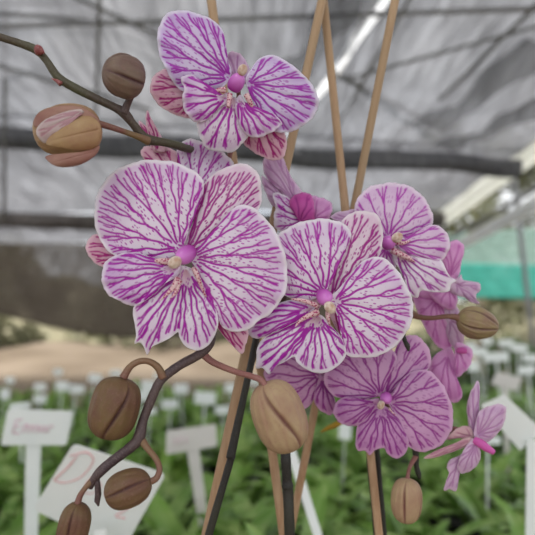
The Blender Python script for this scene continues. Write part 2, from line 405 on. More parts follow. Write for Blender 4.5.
def column(parent, D, root, tip, rpx, cap_r, fwd=8, matc='column', capat=None, lift=3):
    fwd = fwd*.62; rpx = rpx*.86; cap_r = cap_r*1.08
    """hooded column that stands out of the throat and its pale cap"""
    k = D/535; n = 15; Vs = []; pts = []; rads = []
    for i in range(n+1):
        t = i/n; x = root[0]+(tip[0]-root[0])*t; y = root[1]+(tip[1]-root[1])*t
        pts.append(P(x, y, D-(lift+fwd*math.sin(t*1.5))*.001)); rads.append(rpx*k*(.62+.62*math.sin(math.pi*min(t*.85+.18, 1))**.8)*(1 if t < .9 else .82))
    V, Fc = tube_data(pts, rads, 18); s = np.repeat(np.linspace(0, 1, n+1), 18)
    # two short wings beside the mouth of the hood
    o = mesh_obj('column', V, Fc, M[matc], parent, attrs={'s': s})
    tipx, tipy = capat or tip; c = P(tipx, tipy, D-(lift+fwd*1.02+rpx*k*700)*.001); r = cap_r*k
    ax = (pts[-1]-pts[-3]).normalized(); side = ax.orthogonal().normalized(); up = ax.cross(side)
    v, f = sphere_data(c, (side*r, up*r*.85, ax*r*1.15), 18, 12, lambda t, p: 1-.16*math.exp(-((math.sin(p))/.25)**2)*math.sin(t))
    mesh_obj('anther_cap', v, f, M['cap'], parent)
def flower(spray, label, cx, cy, D, ped=None, mat='pedicel_rose'):
    """flower = its stalk and receptacle as own mesh; the blades are children"""
    ped = ped or [(cx+4, cy+6, D+.02, 2.4)]
    ctrl = [(cx, cy, D+.004, 3.2), (cx+.5, cy+.5, D+.009, 2.2)]+ped
    o = px_tube('flower', ctrl, M[mat], spray, 10, 6); o['label'] = label; o['cx'] = float(cx); o['cy'] = float(cy); return o
def bud(spray, att, tip, hw, D, mat, seams, ped=None, pedmat='pedicel', p=2.3, skew=.0, lean=0., stripes=9, flat=.92, label=None, gd=.12, gw=.075, endcurl=.0):
    """closed bud: egg with grooves where the folded sepals meet; seams = [(angle at stalk, angle at tip)], 0 faces the lens"""
    k = D/535; A = P(*att, D); B = P(*tip, D+lean); ax = (B-A); L = ax.length; ax.normalize()
    toc = (CAM-(A+B)/2).normalized(); fr = (toc-ax*toc.dot(ax)).normalized(); sd = ax.cross(fr).normalized()
    nt_, nf = 64, 120; V = []; seam = []; stripe = []; Fc = []
    for j in range(nt_+1):
        t = .5-.5*math.cos(math.pi*j/nt_); tt = t**(1+skew); rr = max(0, 1-abs(2*tt-1)**p)**(1/p)
        for i in range(nf):
            a = 2*math.pi*i/nf-math.pi; g = 0; sid = 0
            for (a0, a1) in seams:
                sa = R(a0+(a1-a0)*t); dlt = (a-sa+math.pi) % (2*math.pi)-math.pi
                e = math.exp(-(dlt/gw)**2)
                lip = .30*math.exp(-((dlt-.18)/.12)**2)            # the overlapping sepal stands a little proud
                g = max(g, e); sid = max(sid, lip)
            env = math.sin(math.pi*min(max(t, .0), 1))**.35
            r = hw*k*rr*(1-gd*g*env+.10*sid*env)*(1+.012*math.cos(a*stripes*2))
            V.append(A+ax*(t*L)+(fr*math.cos(a)*flat+sd*math.sin(a))*r)
            seam.append(g*env); stripe.append(max(0, math.cos(a*stripes+1.5*math.sin(t*5)))**8)
    for j in range(nt_):
        for i in range(nf):
            a = j*nf+i; b = j*nf+(i+1) % nf; Fc.append((a, b, b+nf, a+nf))
    o = mesh_obj('bud', V, Fc, M[mat], spray, attrs={'seam': seam, 'stripe': stripe})
    if label: o['label'] = label
    if ped: px_tube('pedicel', ped, M[pedmat], o, 12, 8)
    return o
def spray_root(label, x, y, D):
    o = empty('orchid_spray', P(x, y, D)); return tag(o, label, 'orchid', 'orchid flower sprays')

# ================================================================== SPRAY A: upper arching stem
A_ = spray_root('spray whose mossy stem arches upper left, bearing the largest white and violet flower', 206, 535, .31)
px_tube('stem', [(-26, 28, .262, 3.7), (0, 37, .265, 3.8), (20, 43.5, .268, 3.9), (36, 50, .27, 4.3), (46, 60, .27, 3.7), (58, 77, .272, 4.3), (75, 88, .274, 4.4), (95, 98, .276, 4.2),
    (115, 107.5, .278, 4.3), (124, 113, .279, 5.2), (133, 124, .281, 4.1), (142, 135, .284, 4.6), (150, 140, .287, 5.0), (165, 142.5, .292, 4.0), (182, 147, .300, 4.0), (200, 156, .316, 4.0), (222, 190, .320, 4.0), (250, 235, .325, 4.0), (262, 300, .325, 3.8)], M['stem_green'], A_, 14, 7, .03)
px_tube('stem', [(262, 298, .325, 3.8), (256, 340, .318, 3.6), (243, 400, .314, 3.6), (231, 455, .312, 4.6), (230, 462, .312, 3.8), (206, 545, .312, 4.0), (190, 610, .315, 4.2), (176, 690, .34, 4.3), (165, 900, .42, 4)], M['stem_dark'], A_, 14, 7, .03)
def bract(parent, pts, D, w, mat='bract'):
    return px_tube('bract', [(x, y, D-.002, ww) for (x, y), ww in zip(pts, w)], M[mat], parent, 8, 5)
bract(A_, [(36, 50), (39, 50.5), (44, 52.5)], .268, [4.6, 5.4, 1.2])
bract(A_, [(61, 84), (57, 81), (51.5, 78.5)], .270, [2.6, 1.8, .3])
# buds
b = bud(A_, (143, 82), (103, 70), 20.8, .272, 'bud_grey', [(-8, 4), (-105, -70), (100, 75), (170, 150)], [(124, 113, .278, 4.6), (127, 105, .277, 3.6), (131, 97, .275, 3.0), (135, 90, .273, 2.4)], 'stem_plum', 2.2, -.12, -.012, 8, label='round taupe bud on a short stalk')
b = bud(A_, (99, 128), (37, 133), 25, .262, 'bud_gold', [(-110, -120), (60, 100), (180, 180)], [(148, 141, .285, 4.6), (139, 137, .280, 3.4), (128, 133, .275, 2.9), (115, 128.5, .268, 3.0), (100, 124, .264, 3.4), (95, 124, .263, 3.5)], 'pedicel', 2.7, -.05, .004, 8, label='golden tan bud starting to open')
A_['cx'] = 67.; A_['cy'] = 137.
b['cx'] = 67.; b['cy'] = 137.
petal('sepal', b, .250, (97, 130), [(99, 124), (88, 116), (78, 117), (64, 124), (52, 135), (47, 144), (60, 147), (80, 150), (95, 148), (100, 138)], M['bud_gold2'] if 'bud_gold2' in M else M['bud_gold'], 1, 3, 3.5, 3.5, .1, veins=False, wob=.2, thick=1.0)
petal('sepal', b, .252, (96, 120), [(98, 122), (92, 114), (76, 107), (55, 107.5), (40, 113), (34, 122), (37, 127), (46, 119), (60, 114), (80, 114)], M['bud_rose'], 0, 3, 4.5, 2, .1, veins=False, wob=.2, thick=1.0)
petal('sepal', b, .252, (94, 152), [(99, 146), (92, 150), (76, 154), (60, 155), (49, 156), (46.5, 159), (56, 165.5), (70, 166), (84, 162), (95, 154)], M['bud_rose'], 1, 3, 4, 2, .1, veins=False, wob=.2, thick=1.0)
petal('petal', b, .2530, (84, 112), [(82, 110), (70, 111), (57, 115), (44, 121), (36.5, 130), (39, 138), (45, 143), (50, 138), (60, 127), (74, 116)], M['innerpetal'], 3.2, 3, 4, 2, .1, nmain=5, spacing=5, wob=.2)

# front big flower
F = flower(A_, 'largest flower, white with branching violet veins', 186, 257, .270, [(196, 240, .29, 2.6), (215, 200, .308, 2.8)])
T = (.0, -.05)
petal('sepal', F, .270, (186, 254), [(180, 250), (192, 226), (199, 205), (203, 186), (213, 175), (227, 167), (241, 163.8), (252, 167), (259, 176), (261.5, 190), (260, 206), (248, 226), (222, 244), (198, 256)],
      M['sepal'], -3.5, 2, 1, 2.5, .5, 7, 5.0, T, bend=.12)
petal('sepal', F, .270, (172, 255), [(176, 250), (150, 242), (125, 238), (105, 234), (93, 235.5), (87, 242), (86.5, 250), (91, 259), (101, 266), (120, 270), (150, 266), (172, 262)], M['sepal_outer'], -5.5, 1, 2, 2, .2, 6, 4.6, T)
petal('sepal', F, .270, (198, 285), [(193, 285), (205, 310), (220, 331), (230, 343), (241.5, 353.5), (245.5, 346), (248.5, 331), (246, 315), (225, 288), (203, 276)], M['sepal_outer'], -5, 1, 2, 2, .2, 6, 4.6, T)
petal('petal', F, .270, (181, 250), [(183, 247), (190, 225), (199, 203), (203.5, 190), (202, 179), (194, 171), (183, 165.5), (173, 162), (162, 160.5), (152, 159.8), (142, 161), (131, 163.5), (120, 168), (109, 176),
      (101, 187), (96, 200), (94.5, 215), (96.5, 230), (102, 243), (111, 253), (125, 259), (150, 260), (170, 258)], M['petal'], 0, 4, 5, 3, .7, 9, 4.6, T, label='large rounded left petal')
petal('petal', F, .270, (190, 258), [(188, 254), (199, 249), (211, 237), (222, 223), (232, 210), (242, 204.8), (254, 208.5), (265, 218), (275, 231), (282, 245), (286, 260), (287.5, 275), (285.5, 291), (278, 305),
      (268, 315), (258, 321), (253, 327), (244, 330.5), (233, 331.5), (223, 327.5), (219, 317), (214, 300), (206, 280), (195, 266)], M['petal'], 1.2, 4, 5, 3, .7, 9, 4.6, T, label='large rounded right petal')
petal('lip', F, .270, (186, 270), [(180, 266), (165, 278), (150, 292), (136, 304), (133, 312), (135, 325), (136.5, 336), (134.5, 343.5), (139, 342.5), (143, 345), (147.2, 354.5), (150.5, 348), (161, 342.5), (170, 338), (178, 332),
      (180, 338), (185.5, 346), (196, 350.5), (206, 347), (213, 338.5), (217.5, 328), (217.5, 315), (212, 302), (204, 286), (196, 272)], M['lip'], 2.5, 3, 4, 2.5, .7, 15, 5.4, T, step=1.2, vw=1.0, bend=.02, streak=True, wob=.3, label='lower lip of two lobes and a pointed tip')
petal('lip', F, .270, (178, 268), [(180, 262), (166, 262), (150, 257), (138, 253.5), (126, 253), (113, 256.5), (104.5, 264), (102, 275), (103.5, 287), (109, 295), (119, 300.5), (128, 304.5), (137, 305), (150, 297), (166, 283), (178, 275)],
      M['lip_lobe'], 4.5, 3.5, 3.5, 2.5, .8, 11, 4.6, T, vw=1.0, bend=.05, streak=True, label='side lobe of the lip')
def callus(F, D, pts, w):
    return px_tube('callus', [(x, y, D-z*.001, ww*.72) for (x, y, z), ww in zip(pts, w)], M['callus'], F, 10, 5)
callus(F, .270, [(193, 268, 8), (196, 273, 9), (200, 283, 8), (206, 297, 5)], [3.2, 3.6, 2.6, 1.2])
callus(F, .270, [(178, 278, 8), (173, 288, 10), (166, 295, 11), (160, 301, 11.5)], [4.5, 3.6, 2.2, .5])
callus(F, .270, [(180, 280, 8), (176, 292, 10), (170, 299, 11)], [3.4, 2.6, .5])
callus(F, .270, [(172, 262, 6.5), (162, 261, 6.5), (152, 261, 5)], [5, 4.6, 2])
column(F, .270, (191, 251), (177, 261), 8.2, 5.6, 10, capat=(174.8, 262.2), lift=6)

# top flower
F = flower(A_, 'topmost flower, lilac white with violet veins', 238, 84, .285, [(238, 110, .305, 2.4), (232, 145, .318, 2.5), (224, 178, .322, 2.8)])
T = (.08, .12)
petal('sepal', F, .285, (238, 80), [(232, 82), (226, 64), (227, 55), (232, 51.5), (240, 54), (245, 60), (249, 68), (250, 78), (244, 84)], M['palepink'], -6, -3, 0, 2, .2, 5, 4.6, T)
petal('sepal', F, .285, (212, 92), [(216, 86), (196, 76), (178, 69), (165, 69), (155, 75), (150, 86), (151.5, 94), (156, 102), (165, 109.5), (178, 115.5), (190, 118), (205, 112), (216, 98)], M['sepal_outer'], -5, 1, 3, 2, .3, 6, 4.6, T)
petal('sepal', F, .285, (252, 108), [(246, 108), (243, 125), (243, 142), (253, 151.5), (264, 157.5), (276, 160.5), (284.5, 155), (286.5, 143), (284.5, 133), (276, 118), (262, 106)], M['sepal_outer'], -5, 1, 3, 2, .3, 7, 4.6, T)
petal('petal', F, .285, (230, 78), [(231, 72), (228, 62), (226, 50), (224.5, 38), (221, 28), (214, 21.5), (207, 17), (193, 12.5), (181, 10.3), (172, 11.5), (164, 17), (159, 27), (157.5, 41), (160, 56), (166, 69), (172, 80), (179, 89),
      (190, 93), (208, 92), (224, 86)], M['petal_top'], 1, 4, 5, 3, .7, 9, 4.6, T, label='tall upright left petal')
petal('petal', F, .285, (247, 84), [(246, 79), (251, 70), (257, 61), (264, 56.5), (273, 55.3), (284, 60), (293, 66), (302, 73.5), (310, 82.5), (316, 92), (318.3, 103), (316, 112), (309, 121), (299, 128), (289, 132), (277, 132),
      (266, 124), (256, 106), (249, 92)], M['petal_top'], 1, 4, 5, 3, .7, 9, 4.6, T, label='spreading right petal')
petal('lip', F, .285, (233, 98), [(226, 98), (212, 110), (198, 121), (198, 131), (201.5, 140), (205, 147), (214, 151), (224, 151.5), (231, 153), (239, 147), (246, 139), (250, 130), (247, 114), (240, 100)], M['lip'], 3, 4, 3, 2.5, .6, 8, 6.4, T, vw=1.1, bend=.02, streak=True, label='white middle lobe of the lip')
petal('lip', F, .285, (226, 97), [(228, 93), (219, 96), (210, 93), (201, 84), (194, 76), (187, 75.5), (181, 78), (184, 88), (182.5, 98), (184, 109), (191, 119), (199, 122.5), (208, 118.5), (219, 108), (228, 101)], M['lip_lobe'], 6, 4, 2, 3, .6, 9, 4.8, T, vw=1.0, bend=.03, streak=True, label='left lobe of the lip')
petal('lip', F, .285, (239, 100), [(240, 95), (247, 107), (255, 112.5), (264, 114), (273, 114), (279, 119), (281.5, 124), (276, 129.5), (265, 135.5), (254, 137.5), (245, 133), (239, 122), (235, 108)], M['lip_lobe'], 6, 4, 2, 3, .6, 9, 4.8, T, vw=1.0, bend=.03, streak=True, label='right lobe of the lip')
callus(F, .285, [(226, 90, 8), (220, 90, 8), (212, 92, 6)], [4.5, 3.5, 1.2])
callus(F, .285, [(246, 94, 8), (250, 102, 7), (254, 110, 5)], [4.2, 3.6, 1.2])
callus(F, .285, [(230, 94, 9), (229, 102, 10), (228.5, 107, 11)], [3.8, 3.4, 2.6])
column(F, .285, (233, 89), (241, 74), 7.4, 4.6, 6, capat=(242.5, 70), lift=5)

# flower behind the big one
F = flower(A_, 'half hidden flower behind the largest flower, seen from the side', 186, 188, .305, [(195, 182, .316, 2.4), (208, 180, .320, 2.6)])
T = (.0, -.1)
petal('petal', F, .305, (192, 196), [(184, 190), (180, 170), (177, 155), (178, 146), (184, 141), (193, 139), (205, 143), (216, 147), (226, 154.5), (233.5, 164), (232, 180), (215, 196), (200, 200)], M['petal'], 0, 2, 3, 3, .5, 8, 4.6, T, label='upper petal with dark violet veins')
petal('petal', F, .305, (178, 178), [(178, 170), (179, 158), (175, 151), (166, 147.5), (154, 146.5), (144, 147), (141, 153), (146, 162), (158, 175), (170, 182)], M['sepal_outer'], -1, 2, 3, 2, .3, 6, 4.6, T)
petal('sepal', F, .302, (158, 150), [(152, 148), (149, 136), (146, 122), (147, 110.5), (151, 118), (157, 129), (162, 138), (166, 146), (164, 152)], M['sepal_outer'], 0, 1, 0, 2, .1, 3, 5, T, label='narrow pointed rose sepal')
petal('sepal', F, .304, (160, 152), [(155, 152), (150, 142), (143, 132), (138.5, 121), (146, 126), (154, 133), (163, 142), (168, 150)], M['sepal_outer'], 0, 1, 0, 2, .1, 3, 5, T, label='narrow pointed rose sepal')

# ================================================================== SPRAY B: centre, hanging to the lower left
B_ = spray_root('spray with plum stem bending lower left, four buds and the central veined flower', 288, 535, .33)
tipd = tube_data([P(96, 474, .262), P(97.5, 484, .262), P(98.2, 494, .262), P(97.2, 501, .262), P(98.5, 506, .262)], [2.6*.262/535, 2.9*.262/535, 3.2*.262/535, 2.9*.262/535, .8*.262/535], 12)
px_tube('stem', [(90, 488, .262, 2.8), (93, 481, .262, 4.0), (99, 473, .262, 4.9), (110, 463, .264, 5.0), (131, 447, .266, 5.2), (139, 437.5, .268, 5.8), (143, 421, .27, 4.7), (151, 400, .272, 4.7), (159, 383, .274, 4.6), (167, 374.5, .276, 4.7),
    (181, 364.5, .278, 4.6), (199, 354.5, .28, 4.8), (209, 344, .283, 5.0), (216, 322, .288, 4.2), (240, 290, .30, 4), (275, 275, .32, 4), (284, 300, .338, 4.2)], M['stem_plum'], B_, 14, 7, .04, [tipd])
px_tube('stem', [(284, 298, .338, 4), (284, 350, .348, 4.2), (285, 420, .345, 4.6), (285.5, 452, .33, 5.0), (287, 480, .33, 5.2), (287.5, 486, .33, 6.0), (288, 492, .33, 5.2), (290, 545, .33, 5.4), (294, 700, .36, 5.4), (297, 900, .42, 5)], M['stem_dark'], B_, 14, 7, .04)
bud(B_, (122, 378.5), (107, 438), 24.3, .268, 'bud_olive', [(-36, 18), (165, 160), (95, 100)], [(163, 378, .274, 4.2), (158, 367.5, .273, 3.7), (149, 361.5, .272, 3.2), (139, 361.5, .271, 3.2), (130, 367, .270, 3.4), (123, 378, .269, 4.2)], 'pedicel', 2.6, -.04, 0, 7, label='olive brown bud below the hooked stalk')
bud(B_, (266.5, 382), (292, 450.5), 26.2, .262, 'bud_tan', [(26, -38), (150, 150), (-130, -120)], [(203, 354, .282, 4.0), (211, 361, .28, 3.5), (222, 366.5, .276, 3.3), (238, 372.5, .270, 3.1), (252, 376.5, .264, 3.1), (262, 381, .261, 3.2), (268, 391, .258, 2.6)], 'pedicel_rose', 2.5, 0, 0, 9, label='fat tan bud with a long rose seam', gd=.15, gw=.08)
bud(B_, (151, 480), (105, 497), 18.5, .258, 'bud_olive', [(8, -6), (130, 130), (-125, -125)], [(142, 441, .268, 4.2), (148, 449, .266, 3.3), (156, 459, .263, 3.0), (159.5, 469, .261, 3.0), (156.5, 478, .259, 3.2), (150, 482, .258, 3.4)], 'pedicel', 2.3, .05, -.004, 7, label='olive bud lying across the pale label')
bud(B_, (79, 503), (68, 552), 15.5, .258, 'bud_olive', [(20, 10), (150, 150), (-110, -110)], [(92, 481, .262, 3.4), (86, 487, .260, 2.6), (80, 496, .259, 3.0), (77, 506, .258, 3.6)], 'pedicel', 2.5, 0, 0, 7, label='lowest small olive bud')
F = flower(B_, 'central flower, white with branching violet veins', 328, 303, .283, [(320, 295, .31, 2.6), (292, 300, .333, 2.8)])
T = (.03, -.02)
petal('sepal', F, .283, (331, 298), [(326, 294), (335, 268), (341, 240), (341, 224), (347, 215.5), (356, 211.8), (367, 211), (377, 215), (382, 226), (382.5, 241), (379, 255), (364, 275), (346, 292), (336, 299)], M['sepal'], -3, 2, 1, 2.5, .5, 6, 5.0, T, bend=.1)
petal('sepal', F, .283, (318, 308), [(322, 302), (300, 300), (282, 304), (270, 314), (272, 325), (285, 330), (305, 322)], M['sepal_outer'], -5, 1, 2, 2, .2, 5, 5, T)
petal('sepal', F, .283, (335, 312), [(330, 312), (340, 335), (352, 350), (364, 352), (370, 340), (362, 322), (345, 308)], M['sepal_outer'], -5, 1, 2, 2, .2, 5, 5, T)
petal('petal', F, .283, (325, 295), [(326, 290), (331, 276), (337, 262), (344, 250), (350.5, 238), (350, 230), (341, 222.5), (330, 219.5), (318, 219), (307, 220.5), (296, 224), (286, 229), (277, 236.5), (274, 246), (272, 262), (273, 278), (279, 291), (292, 298), (310, 300)],
      M['petal'], 0, 4, 5, 3, .6, 9, 4.6, T, label='rounded upper left petal')
petal('petal', F, .283, (334, 302), [(331, 298), (339, 289), (349, 277), (357, 267), (365, 260), (376, 257), (387, 260), (396, 269), (404, 281), (410, 294), (413.3, 307), (411.5, 320), (406, 333), (396, 345), (385, 353), (372, 357), (358, 357.5), (348, 355.5), (344.5, 349),
      (345, 338), (342, 325), (336, 312)], M['petal'], 1, 4, 5, 3, .5, 9, 4.6, T, label='rounded right petal')
petal('lip', F, .283, (318, 316), [(312, 312), (298, 320), (276, 332), (262, 340), (257, 350), (256.5, 360), (256, 368), (263, 368), (269, 374.5), (272, 367.5), (284, 362), (294, 356.5), (297, 362), (304, 368), (315, 372.5), (326, 372.5), (336, 367), (344, 359),
      (346, 350), (341.5, 338), (331, 326), (322, 316)], M['lip'], 2.5, 3, 4, 2.5, .6, 17, 5.0, T, step=1.2, vw=1.0, bend=.02, streak=True, wob=.3, label='lower lip of two lobes and a pointed tip')
petal('lip', F, .283, (312, 309), [(316, 304), (300, 300), (283, 302), (268, 310), (257, 320), (248.5, 330.5), (251, 336), (258, 338.5), (270, 334), (290, 325), (308, 315)], M['lip_lobe'], 4.5, 3.5, 3.5, 2.5, .5, 9, 4.6, T, vw=1.0, bend=.03, streak=True, label='side lobe of the lip')
callus(F, .283, [(318, 306, 7), (308, 302, 8), (300, 300, 8), (291, 299, 7)], [4.0, 3.2, 2.6, 1.0])
callus(F, .283, [(318, 312, 7), (308, 316, 9), (300, 321, 10), (295, 327, 11)], [5, 3.6, 2.4, .5])
callus(F, .283, [(328, 312, 7), (328, 318, 8), (330, 326, 6)], [4, 3, .8])
column(F, .283, (322, 294), (329, 303), 7.4, 5.2, 9, capat=(330, 307.5), lift=6)
# flower half seen from behind, above the centre
F = flower(B_, 'rose flower seen from behind above the central flower', 298, 210, .325, [(290, 230, .33, 2.4), (280, 262, .326, 2.6)])
T = (.05, .0)
petal('sepal', F, .325, (296, 202), [(303, 196), (297, 185), (291, 177), (286, 166), (282, 157), (273, 155), (264, 159), (264, 172), (270, 182), (280, 190), (290, 200)], M['palepink'], -1, 1, 2, 2.5, .3, 6, 5, T)
petal('sepal', F, .327, (288, 203), [(291, 198), (282, 191), (270, 182), (262, 176), (262.5, 184), (266, 193), (272, 205), (284, 208)], M['palepink'], -1, 1, 2, 2, .3, 5, 5, T)
petal('petal', F, .322, (304, 221), [(310, 221), (303, 208), (294, 202), (285, 196), (277, 192.5), (272.5, 196), (275.5, 205), (274, 216), (274.5, 226), (280, 231), (293, 228), (304, 226)], M['petal'], 1, 2, 2, 2, .5, 7, 5, T, label='petal with a crisp white rim')
petal('petal', F, .320, (300, 222), [(289, 204), (292, 197.5), (299, 193.5), (307, 193), (312, 197), (314, 206), (314, 219), (309, 226), (300, 221), (294, 212)], M['deep'], 1, 4, 0, 5, .3, 5, 6, T, label='deep magenta folded petal')
petal('petal', F, .323, (313, 220), [(309, 214), (311, 197), (319, 197.5), (326, 199.5), (331.5, 204), (332, 210), (330, 216), (327, 224), (316, 228)], M['back'], 0, 3, 2, 2, .4, 5, 6, T)
# flower hanging under the centre, behind the tan bud
F = flower(B_, 'shaded plum flower between the tan bud and the rose flower', 321, 376, .335, [(310, 365, .345, 2.2), (294, 350, .336, 2.5)])
petal('petal', F, .335, (319, 376), [(322, 370), (305, 355), (285, 356), (270, 362), (263.5, 372), (267, 381), (277, 389), (287, 397), (297, 405), (304, 408.5), (310, 405), (314.5, 396), (317, 384)], M['pink'], 0, 2, 3, 3, .4, 8, 5.4, T, label='broad plum veined petal')
petal('lip', F, .334, (322, 380), [(321, 376), (316, 388), (314, 399), (318, 408), (325, 413), (332, 414.5), (335.5, 405), (333, 394), (329, 384)], M['pinklip'], 1, 2, 2, 3, .4, 6, 5, T)
petal('petal', F, .336, (322, 372), [(318, 372), (314, 362), (320, 352), (332, 352), (336, 364), (332, 376), (325, 378)], M['pink'], 0, 2, 2, 2, .3, 5, 5, T)

# ================================================================== SPRAY C: upper right
C_ = spray_root('right hand spray with a white lipped flower and striped green bud pointing right', 372, 535, .36)
px_tube('stem', [(408.5, 351, .303, 1.2), (407.5, 346, .303, 2.6), (405, 341, .304, 2.2), (402, 330, .309, 3.0), (404, 314, .328, 4.2), (398, 290, .345, 4), (380, 300, .352, 3.8), (368, 360, .36, 3.8), (369, 430, .362, 3.8), (371, 470, .362, 3.8), (376, 520, .362, 3.8), (382, 640, .38, 4), (388, 900, .44, 4)], M['stem_dark'], C_, 12, 6, .04)
bud(C_, (458, 318), (498, 328.5), 16.0, .325, 'bud_green', [(30, 8), (-60, -15), (95, 60), (165, 160)], [(405, 312, .329, 4.5), (411, 313.5, .335, 4.2), (419, 317, .333, 2.8), (432, 318, .330, 2.4), (446, 316.5, .327, 2.5), (455, 317, .326, 3.2), (460, 319, .325, 4.2)], 'pedicel', 1.95, -.18, 0, 10, label='green tan bud with fine stripes')
F = flower(C_, 'right hand flower with a clean white pointed lip', 388, 243, .312, [(392, 260, .33, 2.6), (398, 290, .345, 2.8)])
T = (.05, -.02)
petal('sepal', F, .312, (380, 232), [(384, 238), (370, 226), (352, 220), (338, 221), (331, 217.5), (335, 213), (345, 211), (358, 209), (370, 213), (382, 224)], M['palepink'], -5, 1, 2, 2, .2, 5, 5, T)
petal('petal', F, .312, (388, 238), [(382, 238), (374, 230), (362, 222), (354.5, 211), (357, 200), (363, 192), (371, 186.5), (383, 183.7), (395, 183), (407, 185.5), (417, 191), (425, 199.5), (430.5, 209), (433, 219), (431, 226), (421, 231), (412, 239), (400, 243)],
      M['mid'], -1, 3, 4, 3, .5, 9, 5.0, T, label='broad upper petal')
petal('lip', F, .312, (394, 244), [(396, 238), (410, 238), (421, 229), (432, 225), (441, 227.5), (447, 234), (450, 243), (448, 252), (442, 259.5), (430, 260), (415, 256), (402, 250)], M['mid'], 2, 3, 3, 2, .5, 8, 4.8, T, label='violet side lobe')
petal('lip', F, .312, (396, 252), [(396, 246), (412, 252), (427, 258), (440, 259.5), (446, 270), (450.5, 277.5), (456, 280.5), (451, 284.5), (448, 291.5), (434, 292), (421, 290.5), (417.5, 297.5), (410, 294.5), (406, 284), (400, 270), (393, 258)], M['midlip'], 1, 3, 4, 2, .5, 8, 6.2, T, bend=.02, streak=True, wob=.2, label='white lip with a pointed tip')
petal('petal', F, .312, (386, 250), [(388, 246), (376, 250), (368, 258), (372, 272), (386, 276), (396, 266), (394, 254)], M['mid'], -2, 2, 2, 2, .3, 6, 5, T)
callus(F, .312, [(392, 250, 5), (400, 254, 7), (408, 258, 6), (415, 262, 3)], [5, 4.6, 3.4, .8])
callus(F, .312, [(396, 242, 5), (403, 243, 5), (410, 241, 3)], [4, 3, 1])
column(F, .312, (385, 245), (394, 239), 6.6, 4.8, 6, capat=(397, 237.5), lift=4)
# side seen flowers at the right edge of the cluster
F = flower(C_, 'rose flower seen edge on beside the teal net', 448, 285, .345, [(440, 300, .368, 2.2), (402, 300, .365, 2.5)])
T = (0, 0)
petal('petal', F, .345, (450, 276), [(446, 273), (442, 262), (446, 250), (450, 242), (457, 240.3), (463, 244.5), (464, 252), (461, 262), (459.5, 273), (455, 281)], M['back'], 0, 2, 2, 3, .3, 6, 5, T)
petal('petal', F, .343, (456, 284), [(452, 282), (460, 277), (461, 274), (463, 280), (472, 281.5), (480, 284), (480, 290), (476, 295), (476.5, 300), (479.5, 303.5), (472, 302.5), (465, 297.5), (456, 295), (450, 291)], M['palepink'], 1, 2, 2, 2, .6, 5, 5, T)
petal('petal', F, .345, (448, 288), [(452, 282), (442, 286), (430, 292), (436, 302), (450, 310), (456, 306), (457, 294)], M['back'], -1, 2, 2, 2, .3, 6, 5, T)
F = flower(C_, 'rose flower seen from behind under the striped bud', 440, 320, .352, [(432, 318, .372, 2.2), (398, 310, .365, 2.5)])
petal('petal', F, .352, (436, 300), [(413, 293), (425, 290), (440, 290), (449, 294), (456, 306), (458, 316), (456, 330), (453, 342), (449, 350), (440, 348), (431, 338), (422, 322), (415, 305)], M['back'], 0, 4, 2, 5, .5, 7, 6, T, label='long rose petal folded along its middle')
petal('petal', F, .350, (450, 320), [(448, 296), (456, 306), (464, 322), (464, 336), (462, 345), (455, 349), (448, 338), (444, 318)], M['palepink'], 1, 3, 1, 3, .4, 5, 6, T)
petal('lip', F, .348, (457, 350), [(456, 344), (464, 344.5), (472, 350), (472, 358), (469, 367), (463, 373), (457, 377), (455, 366)], M['back'], 1, 2, 2, 2, .4, 5, 5, T)
px_tube('column', [(457, 350, .346, 2.5), (462, 350.5, .345, 3.4), (467, 351, .344, 2.2)], M['deep'], F, 10, 5)
petal('sepal', F, .352, (447, 356), [(451, 348), (441, 351), (433, 358), (429, 368), (431, 376), (436, 378), (440, 386), (445, 394), (448, 400), (454, 402.5), (461, 399), (461.5, 390), (457, 380), (456, 364)], M['back'], 0, 3, 2, 4, .4, 5, 6, T, label='hanging rose sepal')

# ================================================================== SPRAY D: lower right
D_ = spray_root('lower spray with the round rose flower and a small hanging brown bud', 380, 535, .365)
px_tube('stem', [(420, 479, .335, 1.2), (418.5, 474, .335, 2.8), (416.5, 466, .335, 2.6), (416, 456, .335, 3.0), (415, 446, .336, 3.6), (412, 432, .34, 3.6), (400, 410, .348, 3.6), (385, 405, .356, 3.6), (376, 430, .366, 3.6), (378, 470, .368, 3.4), (384, 540, .368, 3.4), (390, 640, .38, 3.4), (394, 900, .44, 4)], M['stem_dark'], D_, 12, 6, .04)
bud(D_, (407.5, 479), (405.5, 522.5), 15.2, .325, 'bud_tan', [(12, 2), (-75, -60), (165, 165)], [(416, 456, .335, 3.0), (413, 461, .333, 2.4), (409.5, 468, .331, 1.9), (408, 475, .328, 1.9), (407.5, 481, .326, 2.6)], 'pedicel_rose', 2.5, -.05, 0, 8, label='small hanging brown bud')
F = flower(D_, 'round rose flower with plum veins', 384, 402, .320, [(390, 408, .34, 2.6), (400, 410, .348, 2.8)])
T = (.02, -.05)
petal('sepal', F, .320, (385, 396), [(382, 390), (388, 374), (394, 356), (398, 343), (405, 336.5), (414, 335), (423, 340.5), (429, 350), (431, 362), (425, 373), (412, 384), (395, 397)], M['pink'], -3, 2, 2, 2.5, .3, 6, 5.4, T, bend=.08)
petal('sepal', F, .320, (378, 404), [(382, 400), (366, 408), (350, 414), (346, 420), (356, 426), (372, 418), (384, 410)], M['pink'], -5, 1, 2, 2, .2, 5, 5.4, T)
petal('petal', F, .320, (380, 396), [(382, 391), (389, 376), (395.5, 364), (396, 355), (388, 348), (372, 346), (352, 348), (336, 356), (327, 366), (324, 376), (326, 386), (333, 395), (345, 399), (362, 400)], M['pink'], 0, 3, 4, 3, .5, 9, 5.2, T, label='left petal')
